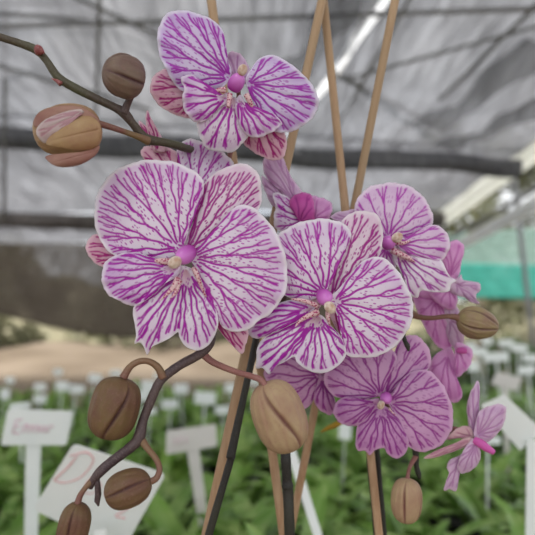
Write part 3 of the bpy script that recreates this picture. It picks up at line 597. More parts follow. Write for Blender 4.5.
petal('petal', F, .320, (389, 402), [(387, 398), (393, 392), (400, 382), (408, 374), (418, 370), (429, 371), (439, 380), (447, 393), (452, 407), (453, 420), (450, 433), (442, 444), (431, 450), (419, 451.5), (408, 446), (403, 436), (398, 420), (392, 409)], M['pink'], 1, 3, 4, 3, .4, 9, 5.0, T, label='large right petal')
petal('lip', F, .320, (381, 407), [(376, 406), (366, 416), (358, 424), (356, 436), (356, 447), (359, 451), (365, 450.5), (370, 455), (375, 450), (384, 448), (388, 454), (397, 458.5), (405, 453), (408.5, 443), (406, 430), (398, 417), (388, 408)], M['pinklip'], 2, 3, 3, 2.5, .5, 13, 5.4, T, bend=.02, streak=True, wob=.3, label='lower lip of two lobes')
petal('lip', F, .320, (376, 403), [(379, 399), (366, 400), (352, 397), (342, 398), (335.5, 404), (333.5, 412), (337, 420), (344, 424.5), (352, 425.5), (362, 422), (372, 412)], M['pinklip'], 4, 3, 3, 2.5, .5, 9, 5.0, T, bend=.04, streak=True, label='side lobe of the lip')
column(F, .320, (387, 396), (384, 402), 5.6, 3.6, 7, capat=(381, 405), lift=5)
px_tube('callus', [(389, 408, .312, 1.2), (392, 412, .310, .8), (396, 416, .310, .3)], M['callus'], F, 6, 5)
F = flower(D_, 'small rose flower facing right, seen from the side', 471, 436, .325, [(460, 432, .328, 4.0), (448, 430, .332, 3.4), (432, 438, .338, 2.6), (414, 440, .338, 2.6)])
T = (0, 0)
petal('sepal', F, .327, (474, 434), [(470, 432), (468, 418), (467, 407), (470, 394), (474, 386), (478, 380.5), (479.5, 390), (479, 402), (479, 416), (477, 430)], M['palepink'], 0, 2, 1, 3, .2, 4, 5, T, label='upright pointed sepal')
petal('petal', F, .323, (478, 436), [(474, 436), (476, 422), (480, 411), (490, 406), (500, 404), (505.5, 407.5), (505.5, 416), (502, 427), (494, 437), (485, 443), (478, 443)], M['palepink'], 1, 2, 2, 2, .3, 7, 4.6, T, label='lilac petal spread to the right')
petal('sepal', F, .322, (470, 440), [(473, 443), (460, 449), (446, 454), (434, 457.5), (423.5, 458.5), (432, 453), (444, 447.5), (456, 443), (468, 437)], M['salmon'], 2, 1, 0, 2, .1, 4, 5, T, label='narrow rose sepal pointing left')
petal('sepal', F, .324, (470, 436), [(472, 440), (460, 438), (450, 438), (444, 440), (450, 434), (458, 428), (466, 426), (472, 430)], M['salmon'], 0, 1, 0, 2, .1, 4, 5, T)
petal('lip', F, .321, (475, 444), [(474, 439), (479, 447), (480.5, 456), (477, 465), (469, 471.5), (461, 473), (457.5, 467), (460, 458), (465, 448), (470, 441)], M['palepink'], 2, 3, 2, 2, .6, 7, 4.6, T, label='frilled lower lip')
petal('petal', F, .324, (462, 456), [(468, 450), (459, 456), (450, 460), (447, 467), (449, 473), (446, 482), (444, 490.5), (450, 489), (456, 491), (458, 480), (460, 472), (466, 464)], M['palepink'], 0, 2, 2, 2, .4, 5, 5, T)
px_tube('column', [(474, 440, .320, 3.4), (480, 443, .318, 4.4), (487, 448, .317, 4.0), (494, 452.5, .316, 2.6)], M['deep'], F, 12, 5)

# ================================================================== canes
def cane(x0, y0, x1, y1, d0, d1, hw, label, bow=0.):
    pts = []
    a, b = P(x0, y0, d0), P(x1, y1, d1); dv = (b-a).normalized()
    # run on down to the bench
    end = a+dv*((.815-a.z)/dv.z); n = 22; L = (end-a).length
    for i in range(n+1):
        t = i/n; pts.append(a+(end-a)*t+RT*(bow*math.sin(math.pi*t)))
    rr = hw*(d0+d1)/2/535; V = []
    rad = [rr*(1.10 if i in (5, 12, 18) else 1.0) for i in range(n+1)]
    v, f = tube_data(pts, rad, 10)
    return tag(mesh_obj('bamboo_cane', v, f, M['bamboo'], None, at=a), label, 'plant stake', 'bamboo support canes')
cane(326.5, -20, 206, 535, .345, .325, 4.6, 'bamboo cane leaning from the top centre down to the lower left, beside the black stem')
cane(321.5, -20, 379, 535, .352, .352, 4.2, 'bamboo cane running down to below the round rose flower')
cane(399, -20, 290, 535, .342, .372, 4.2, 'bamboo cane rising to the upper right, highest right of the four')
cane(208.5, -20, 283.5, 535, .345, .345, 4.6, 'bamboo cane behind the topmost flower, coming out under the tan bud')

# ================================================================== labels on sticks
def plate(corners, D, thick=.0012):
    """rounded thin plate through four measured corners, all at their own distance"""
    pts = [P(x, y, D+dd) for x, y, dd in corners]; nrm = (pts[1]-pts[0]).cross(pts[3]-pts[0]).normalized()*thick/2
    loop = []
    for i in range(4):
        p, a, b = pts[i], pts[i-1], pts[(i+1) % 4]; r = .07*min((a-p).length, (b-p).length)
        pa, pb = p+(a-p).normalized()*r, p+(b-p).normalized()*r
        for k in range(5):
            t = k/4; loop.append(pa*(1-t)**2+p*2*t*(1-t)+pb*t*t)
    n = len(loop); V = [q+nrm for q in loop]+[q-nrm for q in loop]
    return V, [tuple(range(n)), tuple(range(2*n-1, n-1, -1))]+[(i, i+n, (i+1) % n+n, (i+1) % n) for i in range(n)], pts, nrm
def stick(p0, p1, w0, w1, th=.0016):
    ax = (p1-p0); sd = ax.cross(FW).normalized(); nn = ax.cross(sd).normalized()*th/2
    V = [p0-sd*w0, p0+sd*w0, p1+sd*w1, p1-sd*w1]; V = [v+nn for v in V]+[v-nn for v in V]
    return V, [(0, 1, 2, 3), (7, 6, 5, 4), (0, 4, 5, 1), (1, 5, 6, 2), (2, 6, 7, 3), (3, 7, 4, 0)]
def plant_label(corners, D, stem, label, mat='tagplastic', group='white plant labels', down=.83):
    V, Fc, pts, nrm = plate(corners, D)
    c = sum(pts, Vector())/4
    o = mesh_obj('plant_label', V, Fc, M[mat], None, at=c, smooth=False); tag(o, label, 'plant label', group)
    if stem:
        (x0, y0, w0), (x1, y1, w1) = stem; k = D/535; a = P(x0, y0, D+.003); b = P(x1, y1, D+.003); dv = (b-a).normalized()
        e = a+dv*((down-a.z)/dv.z) if dv.z < -.05 else b
        v, f = stick(a, e, w0*k/2, w1*k/2); mesh_obj('stem', v, f, M[mat], o, smooth=False)
    return o, pts, nrm
def writing(o, pts, strokes, mat, r, face):
    """hand drawn strokes on the plate; u runs along the top edge, v down the side"""
    tl, tr, br, bl = pts; parts = []
    for st in strokes:
        q = spline([(u, v) for u, v in st], 5) if len(st) > 2 else [np.array(p) for p in st]
        w = [tl.lerp(tr, p[0]).lerp(bl.lerp(br, p[0]), p[1])+face for p in q]; parts.append(tube_data(w, r, 6))
    v, f = merge(parts); return mesh_obj('lettering', v, f, mat, o)
toward = -FW*.0009
o, pts, nrm = plant_label([(73.5, 443.5, .0), (166, 474, .01), (122, 552, .03), (33, 509, .02)], .50, ((100, 530, 12), (104, 560, 12)), 'big white plant label tilted diagonally behind the olive buds, with red handwriting', down=.83)
writing(o, pts, [[(.10, .12), (.08, .30), (.03, .52)], [(.04, .16), (.16, .05), (.27, .12), (.25, .35), (.14, .50), (.03, .53)],
                 [(.46, .10), (.38, .22), (.33, .40), (.37, .52), (.46, .46), (.46, .35), (.36, .38)],
                 [(.54, .22), (.64, .16), (.66, .26), (.56, .36), (.56, .46), (.68, .44)], [(.74, .52), (.78, .42), (.84, .46), (.80, .56), (.76, .64), (.86, .62)]], M['redink'], .0009, toward)
o, pts, nrm = plant_label([(8, 409, 0), (73, 411, 0), (66.5, 445, 0), (1, 445, 0)], .70, ((33.5, 444, 15), (31, 540, 10)), 'white plant label at the left edge with a line of pink handwriting')
writing(o, pts, [[(.16, .30), (.15, .66)], [(.16, .30), (.26, .28)], [(.155, .47), (.24, .46)], [(.15, .66), (.25, .66)], [(.30, .64), (.31, .44), (.36, .44), (.37, .64)],
                 [(.46, .44), (.41, .48), (.46, .55), (.42, .64)], [(.54, .44), (.49, .48), (.54, .55), (.50, .64)], [(.60, .45), (.57, .56), (.62, .62), (.64, .50), (.60, .45)], [(.68, .63), (.69, .45), (.75, .46)]], M['pinkink'], .0013, toward)
o, pts, nrm = plant_label([(166.5, 431, 0), (216, 424, 0), (217, 446, 0), (166, 454.5, 0)], .95, ((193, 449, 12), (201, 505, 8)), 'blush plant label standing left of the black stem and its cane', 'tagcream')
writing(o, pts, [[(.18, .35), (.19, .7)], [(.28, .33), (.29, .7)], [(.40, .36), (.39, .7)]], M['pinkink'], .0013, toward)
plant_label([(504.5, 394.5, 0), (543, 431, .01), (520, 450.5, .01), (480.5, 405.5, 0)], .60, ((533, 440, 12), (531, 545, 10)), 'blank white plant label turned cornerwise at the right edge')
plant_label([(497, 371.5, 0), (523, 378, 0), (516, 391, 0), (491, 384, 0)], 1.6, ((505, 388, 5), (506, 420, 4)), 'blush plant label behind the blank white one', 'tagcream')
# loose white stick between the canes
v, f = stick(P(287, 438, .60), P(321, 545, .56), .0050, .0045)
tag(mesh_obj('label_stick', v, f, M['tagplastic'], None, smooth=False), 'slanting white stick seen between the two lower bamboo canes', 'label stick')
# far labels, one built and copied
BASE_TAG = None
far = [(126, 388, 1.9, 20, 9), (62, 386, 2.2, 14, 9), (40, 399, 2.0, 12, 8), (40, 387, 2.6, 12, 7), (5, 394, 1.9, 10, 10), (20, 406, 1.4, 22, 6), (76, 389, 2.2, 16, 8), (95, 378, 2.8, 14, 8), (140, 396, 1.9, 18, 9), (148, 387, 2.4, 14, 12), (181, 389, 2.3, 14, 10),
       (205, 398, 1.9, 22, 12), (232, 388, 2.2, 14, 9), (170, 404, 2.0, 16, 9), (222, 410, 1.8, 14, 8), (345, 431, 1.3, 12, 16), (478, 352, 2.6, 16, 8), (496, 357, 2.2, 24, 9), (519, 348, 3.0, 18, 7), (530, 358, 2.5, 14, 8), (487, 341, 3.4, 12, 6),
       (506, 343, 3.4, 14, 6), (473, 366, 2.2, 10, 10), (527, 370, 2.0, 16, 8), (150, 411, 1.6, 12, 6), (10, 380, 3.0, 10, 6), (58, 372, 3.2, 9, 6), (116, 373, 3.2, 12, 6), (300, 391, 2.2, 14, 8), (255, 380, 2.8, 14, 8), (488, 440, 1.2, 26, 7), (160, 376, 3, 12, 6), (470, 346, 3.2, 12, 7)]
for i, (x, y, d, w, h) in enumerate(far):
    k = d/535; c = P(x, y, d)
    if BASE_TAG is None:
        v, f = box_data(c, RT*.5, Vector((0, .0008, 0)), Vector((0, 0, .5)))
        o = mesh_obj('plant_label', v, f, M['tagplastic'], None, at=c, smooth=False)
        v, f = box_data(c+Vector((0, 0, -.9)), RT*.04, Vector((0, .001, 0)), Vector((0, 0, .42))); st = mesh_obj('stem', v, f, M['tagplastic'], o, at=c, smooth=False)
        BASE_TAG = (o, st)
    else:
        o = BASE_TAG[0].copy(); COL.objects.link(o); st = BASE_TAG[1].copy(); COL.objects.link(st); st.parent = o; o.location = c
    o.scale = (w*k, 1, h*k); st.scale = (1, 1, 1); o.rotation_euler = (random.uniform(-.5, 0), random.uniform(-.25, .25), random.uniform(-.3, .3))
    Lb = max(.8, (c.z-.82)/(h*k)); sc = (Lb-.45)/.84; st.scale = (.9, 1, sc); st.location = (0, .001, -.45+.48*sc); o.rotation_euler.x = 0; o.rotation_euler.y *= .4
    tag(o, 'small white plant label standing out of the distant orchid leaves', 'plant label', 'far plant labels')
for o_, m_ in ((0, 'tagplastic'),): pass

# ================================================================== nursery plants on the bench
BENCH = .80
def strap(bm_parts, az, lean, L, W, z0, droop, r0=.012):
    n = 12; V = []; Fc = []; rib = []; dx, dy = math.cos(az), math.sin(az); sx, sy = -dy, dx
    x = r0; z = z0; ang = lean
    for i in range(n+1):
        t = i/n; w = W*.5*(math.sin(math.pi*min(1, .12+.88*t))**.6)*(1 if t < .97 else .15)
        for k, q in enumerate((-1, -.5, 0, .5, 1)):
            V.append(Vector((dx*x+sx*q*w, dy*x+sy*q*w, z+abs(q)*w*.28))); rib.append(1. if q == 0 else 0.)
        x += math.cos(ang)*L/n; z += math.sin(ang)*L/n; ang -= droop/n
    for i in range(n):
        for k in range(4): a = i*5+k; Fc.append((a, a+1, a+6, a+5))
    bm_parts.append((V, Fc, rib))
variants = []
for v_ in range(7):
    parts = []
    for k in range(random.randint(11, 14)):
        strap(parts, random.uniform(0, 6.28), R(random.uniform(38, 82)), random.uniform(.10, .20), random.uniform(.028, .052), .10, R(random.uniform(40, 110)))
    V, Fc = merge([(a, b) for a, b, c in parts]); variants.append((V, Fc, sum([c for a, b, c in parts], [])))
pv, pf = [], []
for j, (r_, z_) in enumerate([(.030, 0), (.040, .085), (.043, .086), (.043, .095), (.038, .095), (.036, .088), (.0, .088)]):
    for i in range(20): pv.append(Vector((r_*math.cos(i*math.pi/10), r_*math.sin(i*math.pi/10), z_)))
for j in range(6):
    for i in range(20): a = j*20+i; b = j*20+(i+1) % 20; pf.append((a, b, b+20, a+20))
protos = []; spots = []
y = .58
while y < 4.0:
    st = .125+.035*y; hw = .56*y+.12; x = -hw+random.uniform(0, st)
    while x < hw:
        spots.append((x+random.uniform(-.03, .03), y+random.uniform(-.03, .03))); x += st
    y += st*.95
ys_ = sorted(spots, key=lambda p: p[1])
for i, (x, y) in enumerate(ys_):
    vi = random.randrange(7); lime = random.random() < .10
    base = Vector((x, y, BENCH))
    if len(protos) < 8:
        V, Fc, rib = variants[len(protos) % 7]
        o = empty('potted_orchid', base)
        fo = mesh_obj('foliage', [v+base for v in V], Fc, M['leaf_lime' if len(protos) == 7 else 'leaf'], o, at=base, attrs={'rib': rib})
        po = mesh_obj('pot', [v+base for v in pv], pf, M['pot'], o, at=base)
        protos.append((o, fo, po))
    else:
        src = protos[7] if lime else protos[vi]
        o = src[0].copy(); COL.objects.link(o); o.location = base
        for ch in src[1:]: c = ch.copy(); COL.objects.link(c); c.parent = o
    o.rotation_euler = (0, 0, random.uniform(0, 6.28)); s = random.uniform(.88, 1.12); o.scale = (s, s, s)
    tag(o, 'green leafy potted orchid without flowers growing on the bench', 'potted plant', 'potted orchids on the bench')
# one long bright leaf plant near the lens, lower right
parts = []
for az, ln, L, W, dr in ((3.5, 46, .17, .026, 70), (2.6, 38, .15, .026, 60), (-.3, 40, .16, .026, 90), (.5, 55, .14, .022, 60), (4.6, 60, .14, .022, 50), (5.6, 50, .15, .024, 80)):
    strap(parts, az, R(ln), L, W, .10, R(dr))
V, Fc = merge([(a, b) for a, b, c in parts]); base = Vector((.21, .60, BENCH+.02))
o = empty('potted_orchid', base); mesh_obj('foliage', [v+base for v in V], Fc, M['leaf'], o, at=base, attrs={'rib': sum([c for a, b, c in parts], [])}); mesh_obj('pot', [v+base for v in pv], pf, M['pot'], o, at=base)
tag(o, 'potted orchid with long arching leaves below the small brown bud', 'potted plant')
o = px_tube('yellow_leaf', [(320.5, 432.5, .40, .4), (326, 429, .40, 1.9), (333, 426, .40, 2.7), (341, 422, .40, 2.6), (352, 416, .40, 1.6)], M['leaf_yellow'], None, 8, 5)
tag(o, 'small pointed yellow leaf poking out left of the round rose flower', 'leaf')

v, f = box_data(Vector((0, 2.35, BENCH-.015)), Vector((2.7, 0, 0)), Vector((0, 2.05, 0)), Vector((0, 0, .015)))
o = empty('nursery_bench', (0, 2.35, 0)); mesh_obj('bench_top', v, f, M['bench'], o, smooth=False); tag(o, 'long grey nursery bench under the potted orchids', 'bench')
for sx in (-2.5, 2.5):
    for yy in (.5, 2.3, 4.2):
        v, f = tube_data([(sx, yy, 0), (sx, yy, BENCH-.03)], .03, 12); mesh_obj('leg', v, f, M['metal'], o)

# ================================================================== the greenhouse
def sheet(name, A, B, C, D, mat, nu=24, nv=24, sag=0., ripple=0., parent=None, kind=None, bottom=None):
    """cloth stretched between four corners A B (near edge), C D (far edge)"""
    A, B, C, D = map(Vector, (A, B, C, D)); V = []; Fc = []
    nrm = (B-A).cross(D-A).normalized()
    for j in range(nv+1):
        for i in range(nu+1):
            u, w = i/nu, j/nv; p = A.lerp(B, u).lerp(D.lerp(C, u), w)
            p = p+Vector((0, 0, -sag*4*u*(1-u)*(.3+.7*4*w*(1-w))))+nrm*(ripple*(math.sin(u*37+2*math.sin(w*5))+.6*math.sin(w*23+u*4)))
            if bottom: p.z -= bottom(u)*w
            V.append(p)
    for j in range(nv):
        for i in range(nu): a = j*(nu+1)+i; Fc.append((a, a+1, a+nu+2, a+nu+1))
    o = mesh_obj(name, V, Fc, mat, parent)
    md = o.modifiers.new('thickness', 'SOLIDIFY'); md.thickness = .003
    if kind: o['kind'] = kind
    return o
H = 1.30+1.80
v, f = box_data(Vector((0, 10, -.05)), Vector((22, 0, 0)), Vector((0, 14, 0)), Vector((0, 0, .05)))
o = mesh_obj('floor', v, f, M['earth'], None, smooth=False); o['kind'] = 'structure'
# bank of dry earth rising behind the benches
V = []; Fc = []; nx, ny = 60, 30
for j in range(ny+1):
    for i in range(nx+1):
        x = -20+40*i/nx; yy = 8+12*j/ny; t = min(1, (yy-8)/7)
        V.append((x, yy, 1.33*t*t*(3-2*t)-.01+(.08*math.sin(x*1.1+yy)+.05*math.sin(x*2.7-yy*1.9))*t))
for j in range(ny):
    for i in range(nx): a = j*(nx+1)+i; Fc.append((a, a+1, a+nx+2, a+nx+1))
o = mesh_obj('ground_bank', V, Fc, M['earth']); o['kind'] = 'structure'

def hill_mat():
    m, nt, out = nodes('wooded slope, dusty green and brown'); a = noise(nt, 1.1, 5, objco(nt)); b = noise(nt, 4, 4, objco(nt))
    col = mixc(nt, ramp(nt, a, [(.4, (0, 0, 0)), (.6, (1, 1, 1))]), (.09, .085, .05), (.22, .20, .13))
    col = mixc(nt, ramp(nt, b, [(.5, (0, 0, 0)), (.7, (.7,)*3)]), col, (.30, .29, .20)); principled(nt, out, col, .95, 0, .1, b, 1, .2); return m
V = []; Fc = []; nx, ny = 90, 20
for j in range(ny+1):
    for i in range(nx+1):
        x = -30+60*i/nx; yy = 19+8*j/ny; t = j/ny
        V.append((x, yy, 1.1+(2.6+.5*math.sin(x*.5)+.3*math.sin(x*1.3+1)+.2*math.sin(x*3.1))*(1-(1-t)**3)))
for j in range(ny):
    for i in range(nx): a = j*(nx+1)+i; Fc.append((a, a+1, a+nx+2, a+nx+1))
o = mesh_obj('hill', V, Fc, hill_mat()); o['kind'] = 'structure'
XR = 2.4
def roofpt(x, y, h=H-.12):           # where the sight line meets the roof cloth
    q = P(x, y, 1)-CAM; return CAM+q*((h-CAM.z)/q.z)
sa, sb = roofpt(392, -10, H), roofpt(318, 92, H)
def seam_x(y): return sa.x+(sb.x-sa.x)*(y-sa.y)/(sb.y-sa.y)
def edge_y(x): return 4.0+(x+2)*.19
ye = edge_y(seam_x(4.4)); g = .030
sheet('ceiling', (-7, -2.5, H), (seam_x(-2.5)-g, -2.5, H), (seam_x(ye)-g*.6, ye, H), (-7, edge_y(-7), H), M['net'], 40, 40, .05, .008, kind='structure')
sheet('ceiling', (seam_x(-2.5)+g, -2.5, H), (XR, -2.5, H), (XR, edge_y(XR), H), (seam_x(ye)+g*.6, ye, H), M['net'], 40, 40, .05, .008, kind='structure')
sheet('ceiling', (-9, edge_y(-9)-.03, H+.012), (XR, edge_y(XR)-.03, H+.012), (XR, 7.26, H+.05), (-9, 7.26, H+.05), M['net'], 40, 30, .08, .012, kind='structure')
sheet('ceiling', (-11, 7.2, H+.03), (XR, 7.2, H+.03), (XR, 9.3, H+.03), (-11, 9.3, H+.03), M['net'], 30, 20, .12, .015, kind='structure')
# darker second layer strips over seams
def pipe(name, pts, r, mat, label, cat, group=None, kind=None):
    v, f = tube_data(pts, r, 14); o = mesh_obj(name, v, f, mat)
    return tag(o, label, cat, group, kind)
def rolled(name, a, b, r, hang, mat, label):
    """cloth rolled on a pipe with a loose skirt below"""
    a, b = Vector(a), Vector(b); n = 60; V = []; Fc = []; m = 16
    for i in range(n+1):
        t = i/n; c = a.lerp(b, t); c = c+Vector((0, 0, -.05*math.sin(t*math.pi)+.012*math.sin(t*29)))
        for k in range(m):
            q = 2*math.pi*k/m; rr = r*(1+.15*math.sin(t*31+3*q)+.1*math.sin(t*67+q)); V.append(c+Vector((0, math.cos(q)*rr, math.sin(q)*rr*(hang if math.sin(q) < 0 else 1))))
    for i in range(n):
        for k in range(m): x = i*m+k; y_ = i*m+(k+1) % m; Fc.append((x, y_, y_+m, x+m))
    o = mesh_obj(name, V, Fc, mat); return tag(o, label, 'shade cloth roll')
M['roll'] = simple('shade cloth roll, charcoal', (.085, .085, .092), (.15, .15, .155), 6, .9, 0, .1, stretch=(6, 1, 1))
M['roll_brown'] = simple('shade cloth roll, brown grey', (.10, .09, .085), (.17, .155, .145), 6, .9, 0, .1, stretch=(6, 1, 1))
rolled('shade_cloth_roll', (-7, edge_y(-7)+.08, H-.10), (XR, edge_y(XR)+.08, H-.11), .075, 1.3, M['roll'], 'dark rolled shade cloth crossing the whole roof, the nearer of two')
rolled('shade_cloth_roll', (-9, 7.12, H-.08), (XR, 7.12, H-.08), .095, 1.2, M['roll_brown'], 'brown grey rolled shade cloth crossing the roof farther back')
# cables and rafters under the cloth
pipe('roof_cable', [P(-20, 12, 2.7), P(160, 25, 3.2)], .012, M['metal'], 'thin grey roof wire at the top left, the upper one', 'roof wire', 'roof wires')
pipe('roof_cable', [P(-20, 3, 3.0), P(90, 3, 3.0), P(190, 60, 3.6)], .012, M['metal'], 'thin grey roof wire running down to the topmost flower', 'roof wire', 'roof wires')
pipe('roof_cable', [P(5, -20, 3.2), P(4, 220, 4.4)], .014, M['metal'], 'thin vertical wire at the left edge', 'roof wire', 'roof wires')
pipe('roof_cable', [P(330, 70, 3.5), P(432, 124, 4.6)], .022, M['metal'], 'grey roof wire slanting down right of the bamboo canes', 'roof wire', 'roof wires')
k = 0
for (x0, y0, x1, y1, r_, lab) in [(-20, 27, 560, 8, .016, 'straight grey rafter crossing the whole top of the roof'), (535, 6, 440, 100, .014, 'thin rafter in the upper right corner'), (60, -10, 300, 100, .012, 'rafter slanting behind the topmost flower'),
        (-20, 60, 150, 110, .014, 'rafter slanting behind the round taupe bud'), (100, -20, 96, 115, .012, 'upright looking rafter above the round taupe bud'), (420, -20, 330, 140, .012, 'rafter running down between the canes and the right side'), (560, 20, 350, 78, .012, 'flat lying rafter at the upper right')]:
    a, b = roofpt(x0, y0, H-.09), roofpt(x1, y1, H-.09); a = a+(a-b).normalized()*(1.2 if min(x0, 535-x0, y0) < 1 else 0)
    pipe('rafter', [a, b], r_*.9, M['metal'], lab, 'rafter', 'roof rafters')
def strap_sheet(name, a, b, wv, mat, label, cat):
    a, b, wv = map(Vector, (a, b, wv)); V = []; Fc = []; n = 30
    for i in range(n+1):
        t = i/n; c = a.lerp(b, t)+Vector((0, 0, -.05*math.sin(math.pi*t)))
        for q in (-1, -.4, .3, 1): V.append(c+wv*q*(.8+.25*math.sin(t*9))+Vector((0, 0, .02*math.sin(q*3+t*14))))
    for i in range(n):
        for k in range(3): x = i*4+k; Fc.append((x, x+1, x+5, x+4))
    o = mesh_obj(name, V, Fc, mat); md = o.modifiers.new('thickness', 'SOLIDIFY'); md.thickness = .004; return tag(o, label, cat, 'overlap strips of the roof')
for (xa, ya, xb, yb, w, lab) in [(545, 40, 425, 128, .16, 'dark overlap strip of roof cloth, upper of two at the right'), (545, 100, 440, 147, .14, 'dark overlap strip of roof cloth, lower of two at the right'), (345, -5, 290, 75, .12, 'dark overlap strip of roof cloth between the canes')]:
    a, b = roofpt(xa, ya), roofpt(xb, yb); dv = (b-a).normalized(); strap_sheet('roof_cloth_strip', a, b, dv.cross(Vector((0, 0, 1)))*w, M['net_dark'], lab, 'shade cloth strip')
# pale strip added in the roof seam, standing in for the bright sky gap
M['plastic'] = simple('roof film, milky', (.86, .87, .86), (.76, .78, .78), 5, .4, .6)
M['bright_gap'] = simple('roof film, clear sunlit', (.95, .95, .95), (.9, .9, .9), 5, .3, .8)
a, b = roofpt(420, -60, H+.03), roofpt(300, 116, H+.03); dv = (b-a).normalized()
strap_sheet('sky_gap_strip', a, b, dv.cross(Vector((0, 0, 1)))*.05, M['bright_gap'], 'added bright sky gap strip crossing behind the bamboo canes', 'sky gap strip')

# eave on the right: gutter, lower film, pole, teal cloth
def beam(name, a, b, w, h, mat, label, cat, kind=None):
    a, b = Vector(a), Vector(b); d = (b-a); v, f = box_data((a+b)/2, d/2, d.cross(Vector((0, 0, 1))).normalized()*w, Vector((0, 0, h)))
    o = mesh_obj(name, v, f, mat, smooth=False); md = o.modifiers.new('soft', 'BEVEL'); md.width = min(w, h)*.4; md.segments = 3
    return tag(o, label, cat, None, kind)
beam('roof_gutter', (XR+.06, 4.0, H-.02), (XR+.06, 8.6, H-.06), .07, .085, M['white_metal'], 'long cream roof gutter running along the right eave', 'gutter')
beam('film_roll', (XR+.1, 4.6, H-.50), (XR+.1, 8.8, H-.52), .06, .055, M['plastic'], 'pale rolled film hanging below the gutter', 'film roll')
beam('eave_rail', (XR+.1, 4.3, H-.36), (XR+.1, 8.8, H-.36), .02, .02, M['metal'], 'dark rail between the gutter and the rolled film', 'rail')
pipe('greenhouse_post', [P(514, 180, 5.6), P(531, 325, 5.6), P(545, 460, 5.6)], .026, M['metal'], 'thin dark leaning post near the right edge', 'post')
def teal_bottom(u): return .08*math.sin(u*3)
sheet('teal_shade_cloth', P(428, 262, 9), P(560, 266, 8), P(560, 300, 8), P(428, 297, 9), M['net_teal'], 30, 12, 0, .01, kind=None)
tag(bpy.data.objects['teal_shade_cloth'], 'teal shade cloth stretched low across the far right side', 'shade cloth')
sheet('teal_shade_cloth_top', P(428, 236, 9.3), P(560, 226, 8.3), P(560, 268, 8.3), P(428, 264, 9.3), M['net_wall'], 24, 12, 0, .01)
o = bpy.data.objects['teal_shade_cloth_top']; o.name = 'side_shade_cloth'; tag(o, 'pale grey green shade cloth above the teal one', 'shade cloth')
# hanging brown cloth on the left and centre, sagging lower edge
def sagb(u): v = max(0, (u*800-270)/530); return .85*max(0, math.sin(min(1, v*1.15)*math.pi))**.8+(.5*max(0, math.sin(min(1, u/.3375)*math.pi)) if u < .3375 else 0)
o = sheet('hanging_shade_cloth', P(-330, 243, 9.4), P(470, 243, 9.4), P(470, 292, 9.4), P(-330, 290, 9.4), M['net_brown'], 80, 14, 0, .03, bottom=sagb)
tag(o, 'brown shade cloth hanging across the far end with a sagging lower edge', 'shade cloth')
# trees behind
def tree(x, y, h, r, n, label, seed):
    rr = random.Random(seed); V = []; Fc = []; rib = []
    blobs = [(Vector((rr.gauss(0, r*.5), rr.gauss(0, r*.4), h*rr.uniform(.02, .95))), r*rr.uniform(.3, .55)) for _ in range(14)]
    for i in range(n):
        c, br = blobs[rr.randrange(14)]; d = Vector((rr.gauss(0, 1), rr.gauss(0, 1), rr.gauss(0, 1))).normalized()
        p = c+d*br*rr.random()**.4; a = Vector((rr.gauss(0, 1), rr.gauss(0, 1), rr.gauss(0, 1))).normalized(); b_ = a.orthogonal().normalized(); s = rr.uniform(.07, .16)
        k = len(V); V += [p-a*s, p+b_*s*.4, p+a*s, p-b_*s*.4]; Fc.append((k, k+1, k+2, k+3)); rib += [0., 0., 0., 0.]
    base = Vector((x, y, .9)); o = empty('tree', base)
    mesh_obj('crown', [v+base for v in V], Fc, M['leaf_tree'], o, at=base, attrs={'rib': rib}, smooth=False)
    v, f = tube_data([base+Vector((0, 0, -.4)), base+Vector((.05, 0, h*.4)), base+Vector((-.05, .05, h*.8))], [.12, .09, .04], 10); mesh_obj('trunk', v, f, M['trunk'], o)
    return tag(o, label, 'tree', 'trees beyond the cloth')
tree(-8.2, 14.5, 3.2, 1.7, 5000, 'dusty olive tree beyond the cloth at the far left', 1)
tree(-3.2, 15.5, 2.8, 1.8, 5000, 'dusty olive tree beyond the cloth left of the big flower', 2)
tree(1.8, 15, 3.0, 1.8, 4000, 'dusty olive tree beyond the cloth behind the centre flowers', 3)
tree(5.0, 12.5, 5.6, 1.6, 6500, 'tree glimpsed above the teal cloth, left one', 4)
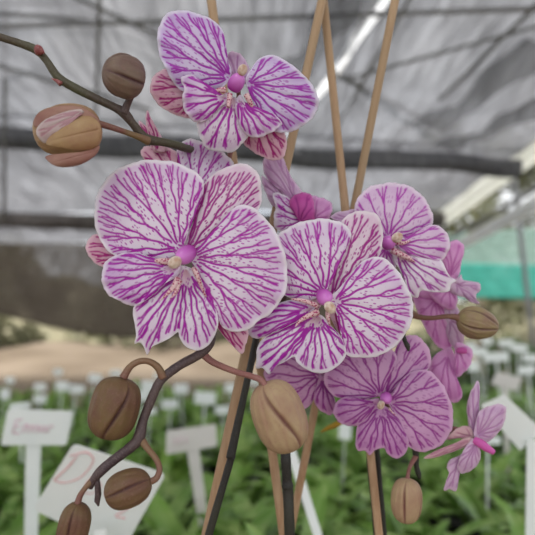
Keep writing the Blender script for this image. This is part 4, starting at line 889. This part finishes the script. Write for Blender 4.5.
for i, (x, y, h_, r_, lab) in enumerate([(1.0, 5.6, 1.40, .42, 'green shrub behind the round rose flower'), (1.75, 5.8, 1.5, .45, 'green shrub behind the small side facing flower'), (2.5, 5.6, 1.42, .42, 'green shrub between the striped bud and the leaning post'), (3.2, 5.7, 1.5, .45, 'green shrub at the right edge beside the leaning post')]):
    rr = random.Random(50+i); V = []; Fc = []; rib = []; base = Vector((x, y, 0))
    for k in range(3000):
        d = Vector((rr.gauss(0, 1), rr.gauss(0, 1), rr.gauss(0, 1))).normalized(); q = Vector((d.x*r_, d.y*r_, h_*.55+d.z*h_*.45))*(.75+.25*rr.random())
        a = Vector((rr.gauss(0, 1), rr.gauss(0, 1), rr.gauss(0, 1))).normalized(); b_ = a.orthogonal().normalized(); z_ = rr.uniform(.03, .06); n0 = len(V)
        V += [q-a*z_, q+b_*z_*.45, q+a*z_, q-b_*z_*.45]; Fc.append((n0, n0+1, n0+2, n0+3)); rib += [0.]*4
    o = empty('shrub', base); mesh_obj('crown', [v+base for v in V], Fc, M['leaf_dim'], o, at=base, attrs={'rib': rib}, smooth=False)
    v, f = tube_data([base, base+Vector((.02, 0, h_*.4)), base+Vector((0, .02, h_*.8))], [.03, .025, .01], 8); mesh_obj('trunk', v, f, M['trunk'], o); tag(o, lab, 'shrub', 'shrubs beyond the bench')
tree(9.0, 14.5, 6.4, 2.2, 8000, 'tree glimpsed above the teal cloth at the right edge', 5)

# ================================================================== light
w = bpy.data.worlds.new('sky'); scene.world = w; w.use_nodes = True; nt = w.node_tree; bg = nt.nodes['Background']
tc = N(nt, 'ShaderNodeTexCoord'); nz = N(nt, 'ShaderNodeTexNoise', i_Scale=2.2, i_Detail=4); nt.links.new(tc.outputs['Generated'], nz.inputs['Vector'])
c = ramp(nt, nz.outputs['Fac'], [(.35, (.80, .87, .98)), (.65, (1, 1, 1))]); nt.links.new(c, bg.inputs[0]); bg.inputs[1].default_value = 1.05
sun = bpy.data.lights.new('sun', 'SUN'); sun.energy = 6.0; sun.angle = R(14); sun.color = (1, .97, .93)
so = bpy.data.objects.new('sun', sun); COL.objects.link(so); so.rotation_euler = (R(38), R(-24), 0)
vs = scene.view_settings; vs.view_transform = 'Standard'; vs.look = 'None'; vs.gamma = 1; vs.use_curve_mapping = False; vs.exposure = .38
scene.cycles.transparent_max_bounces = 12; scene.cycles.max_bounces = 10
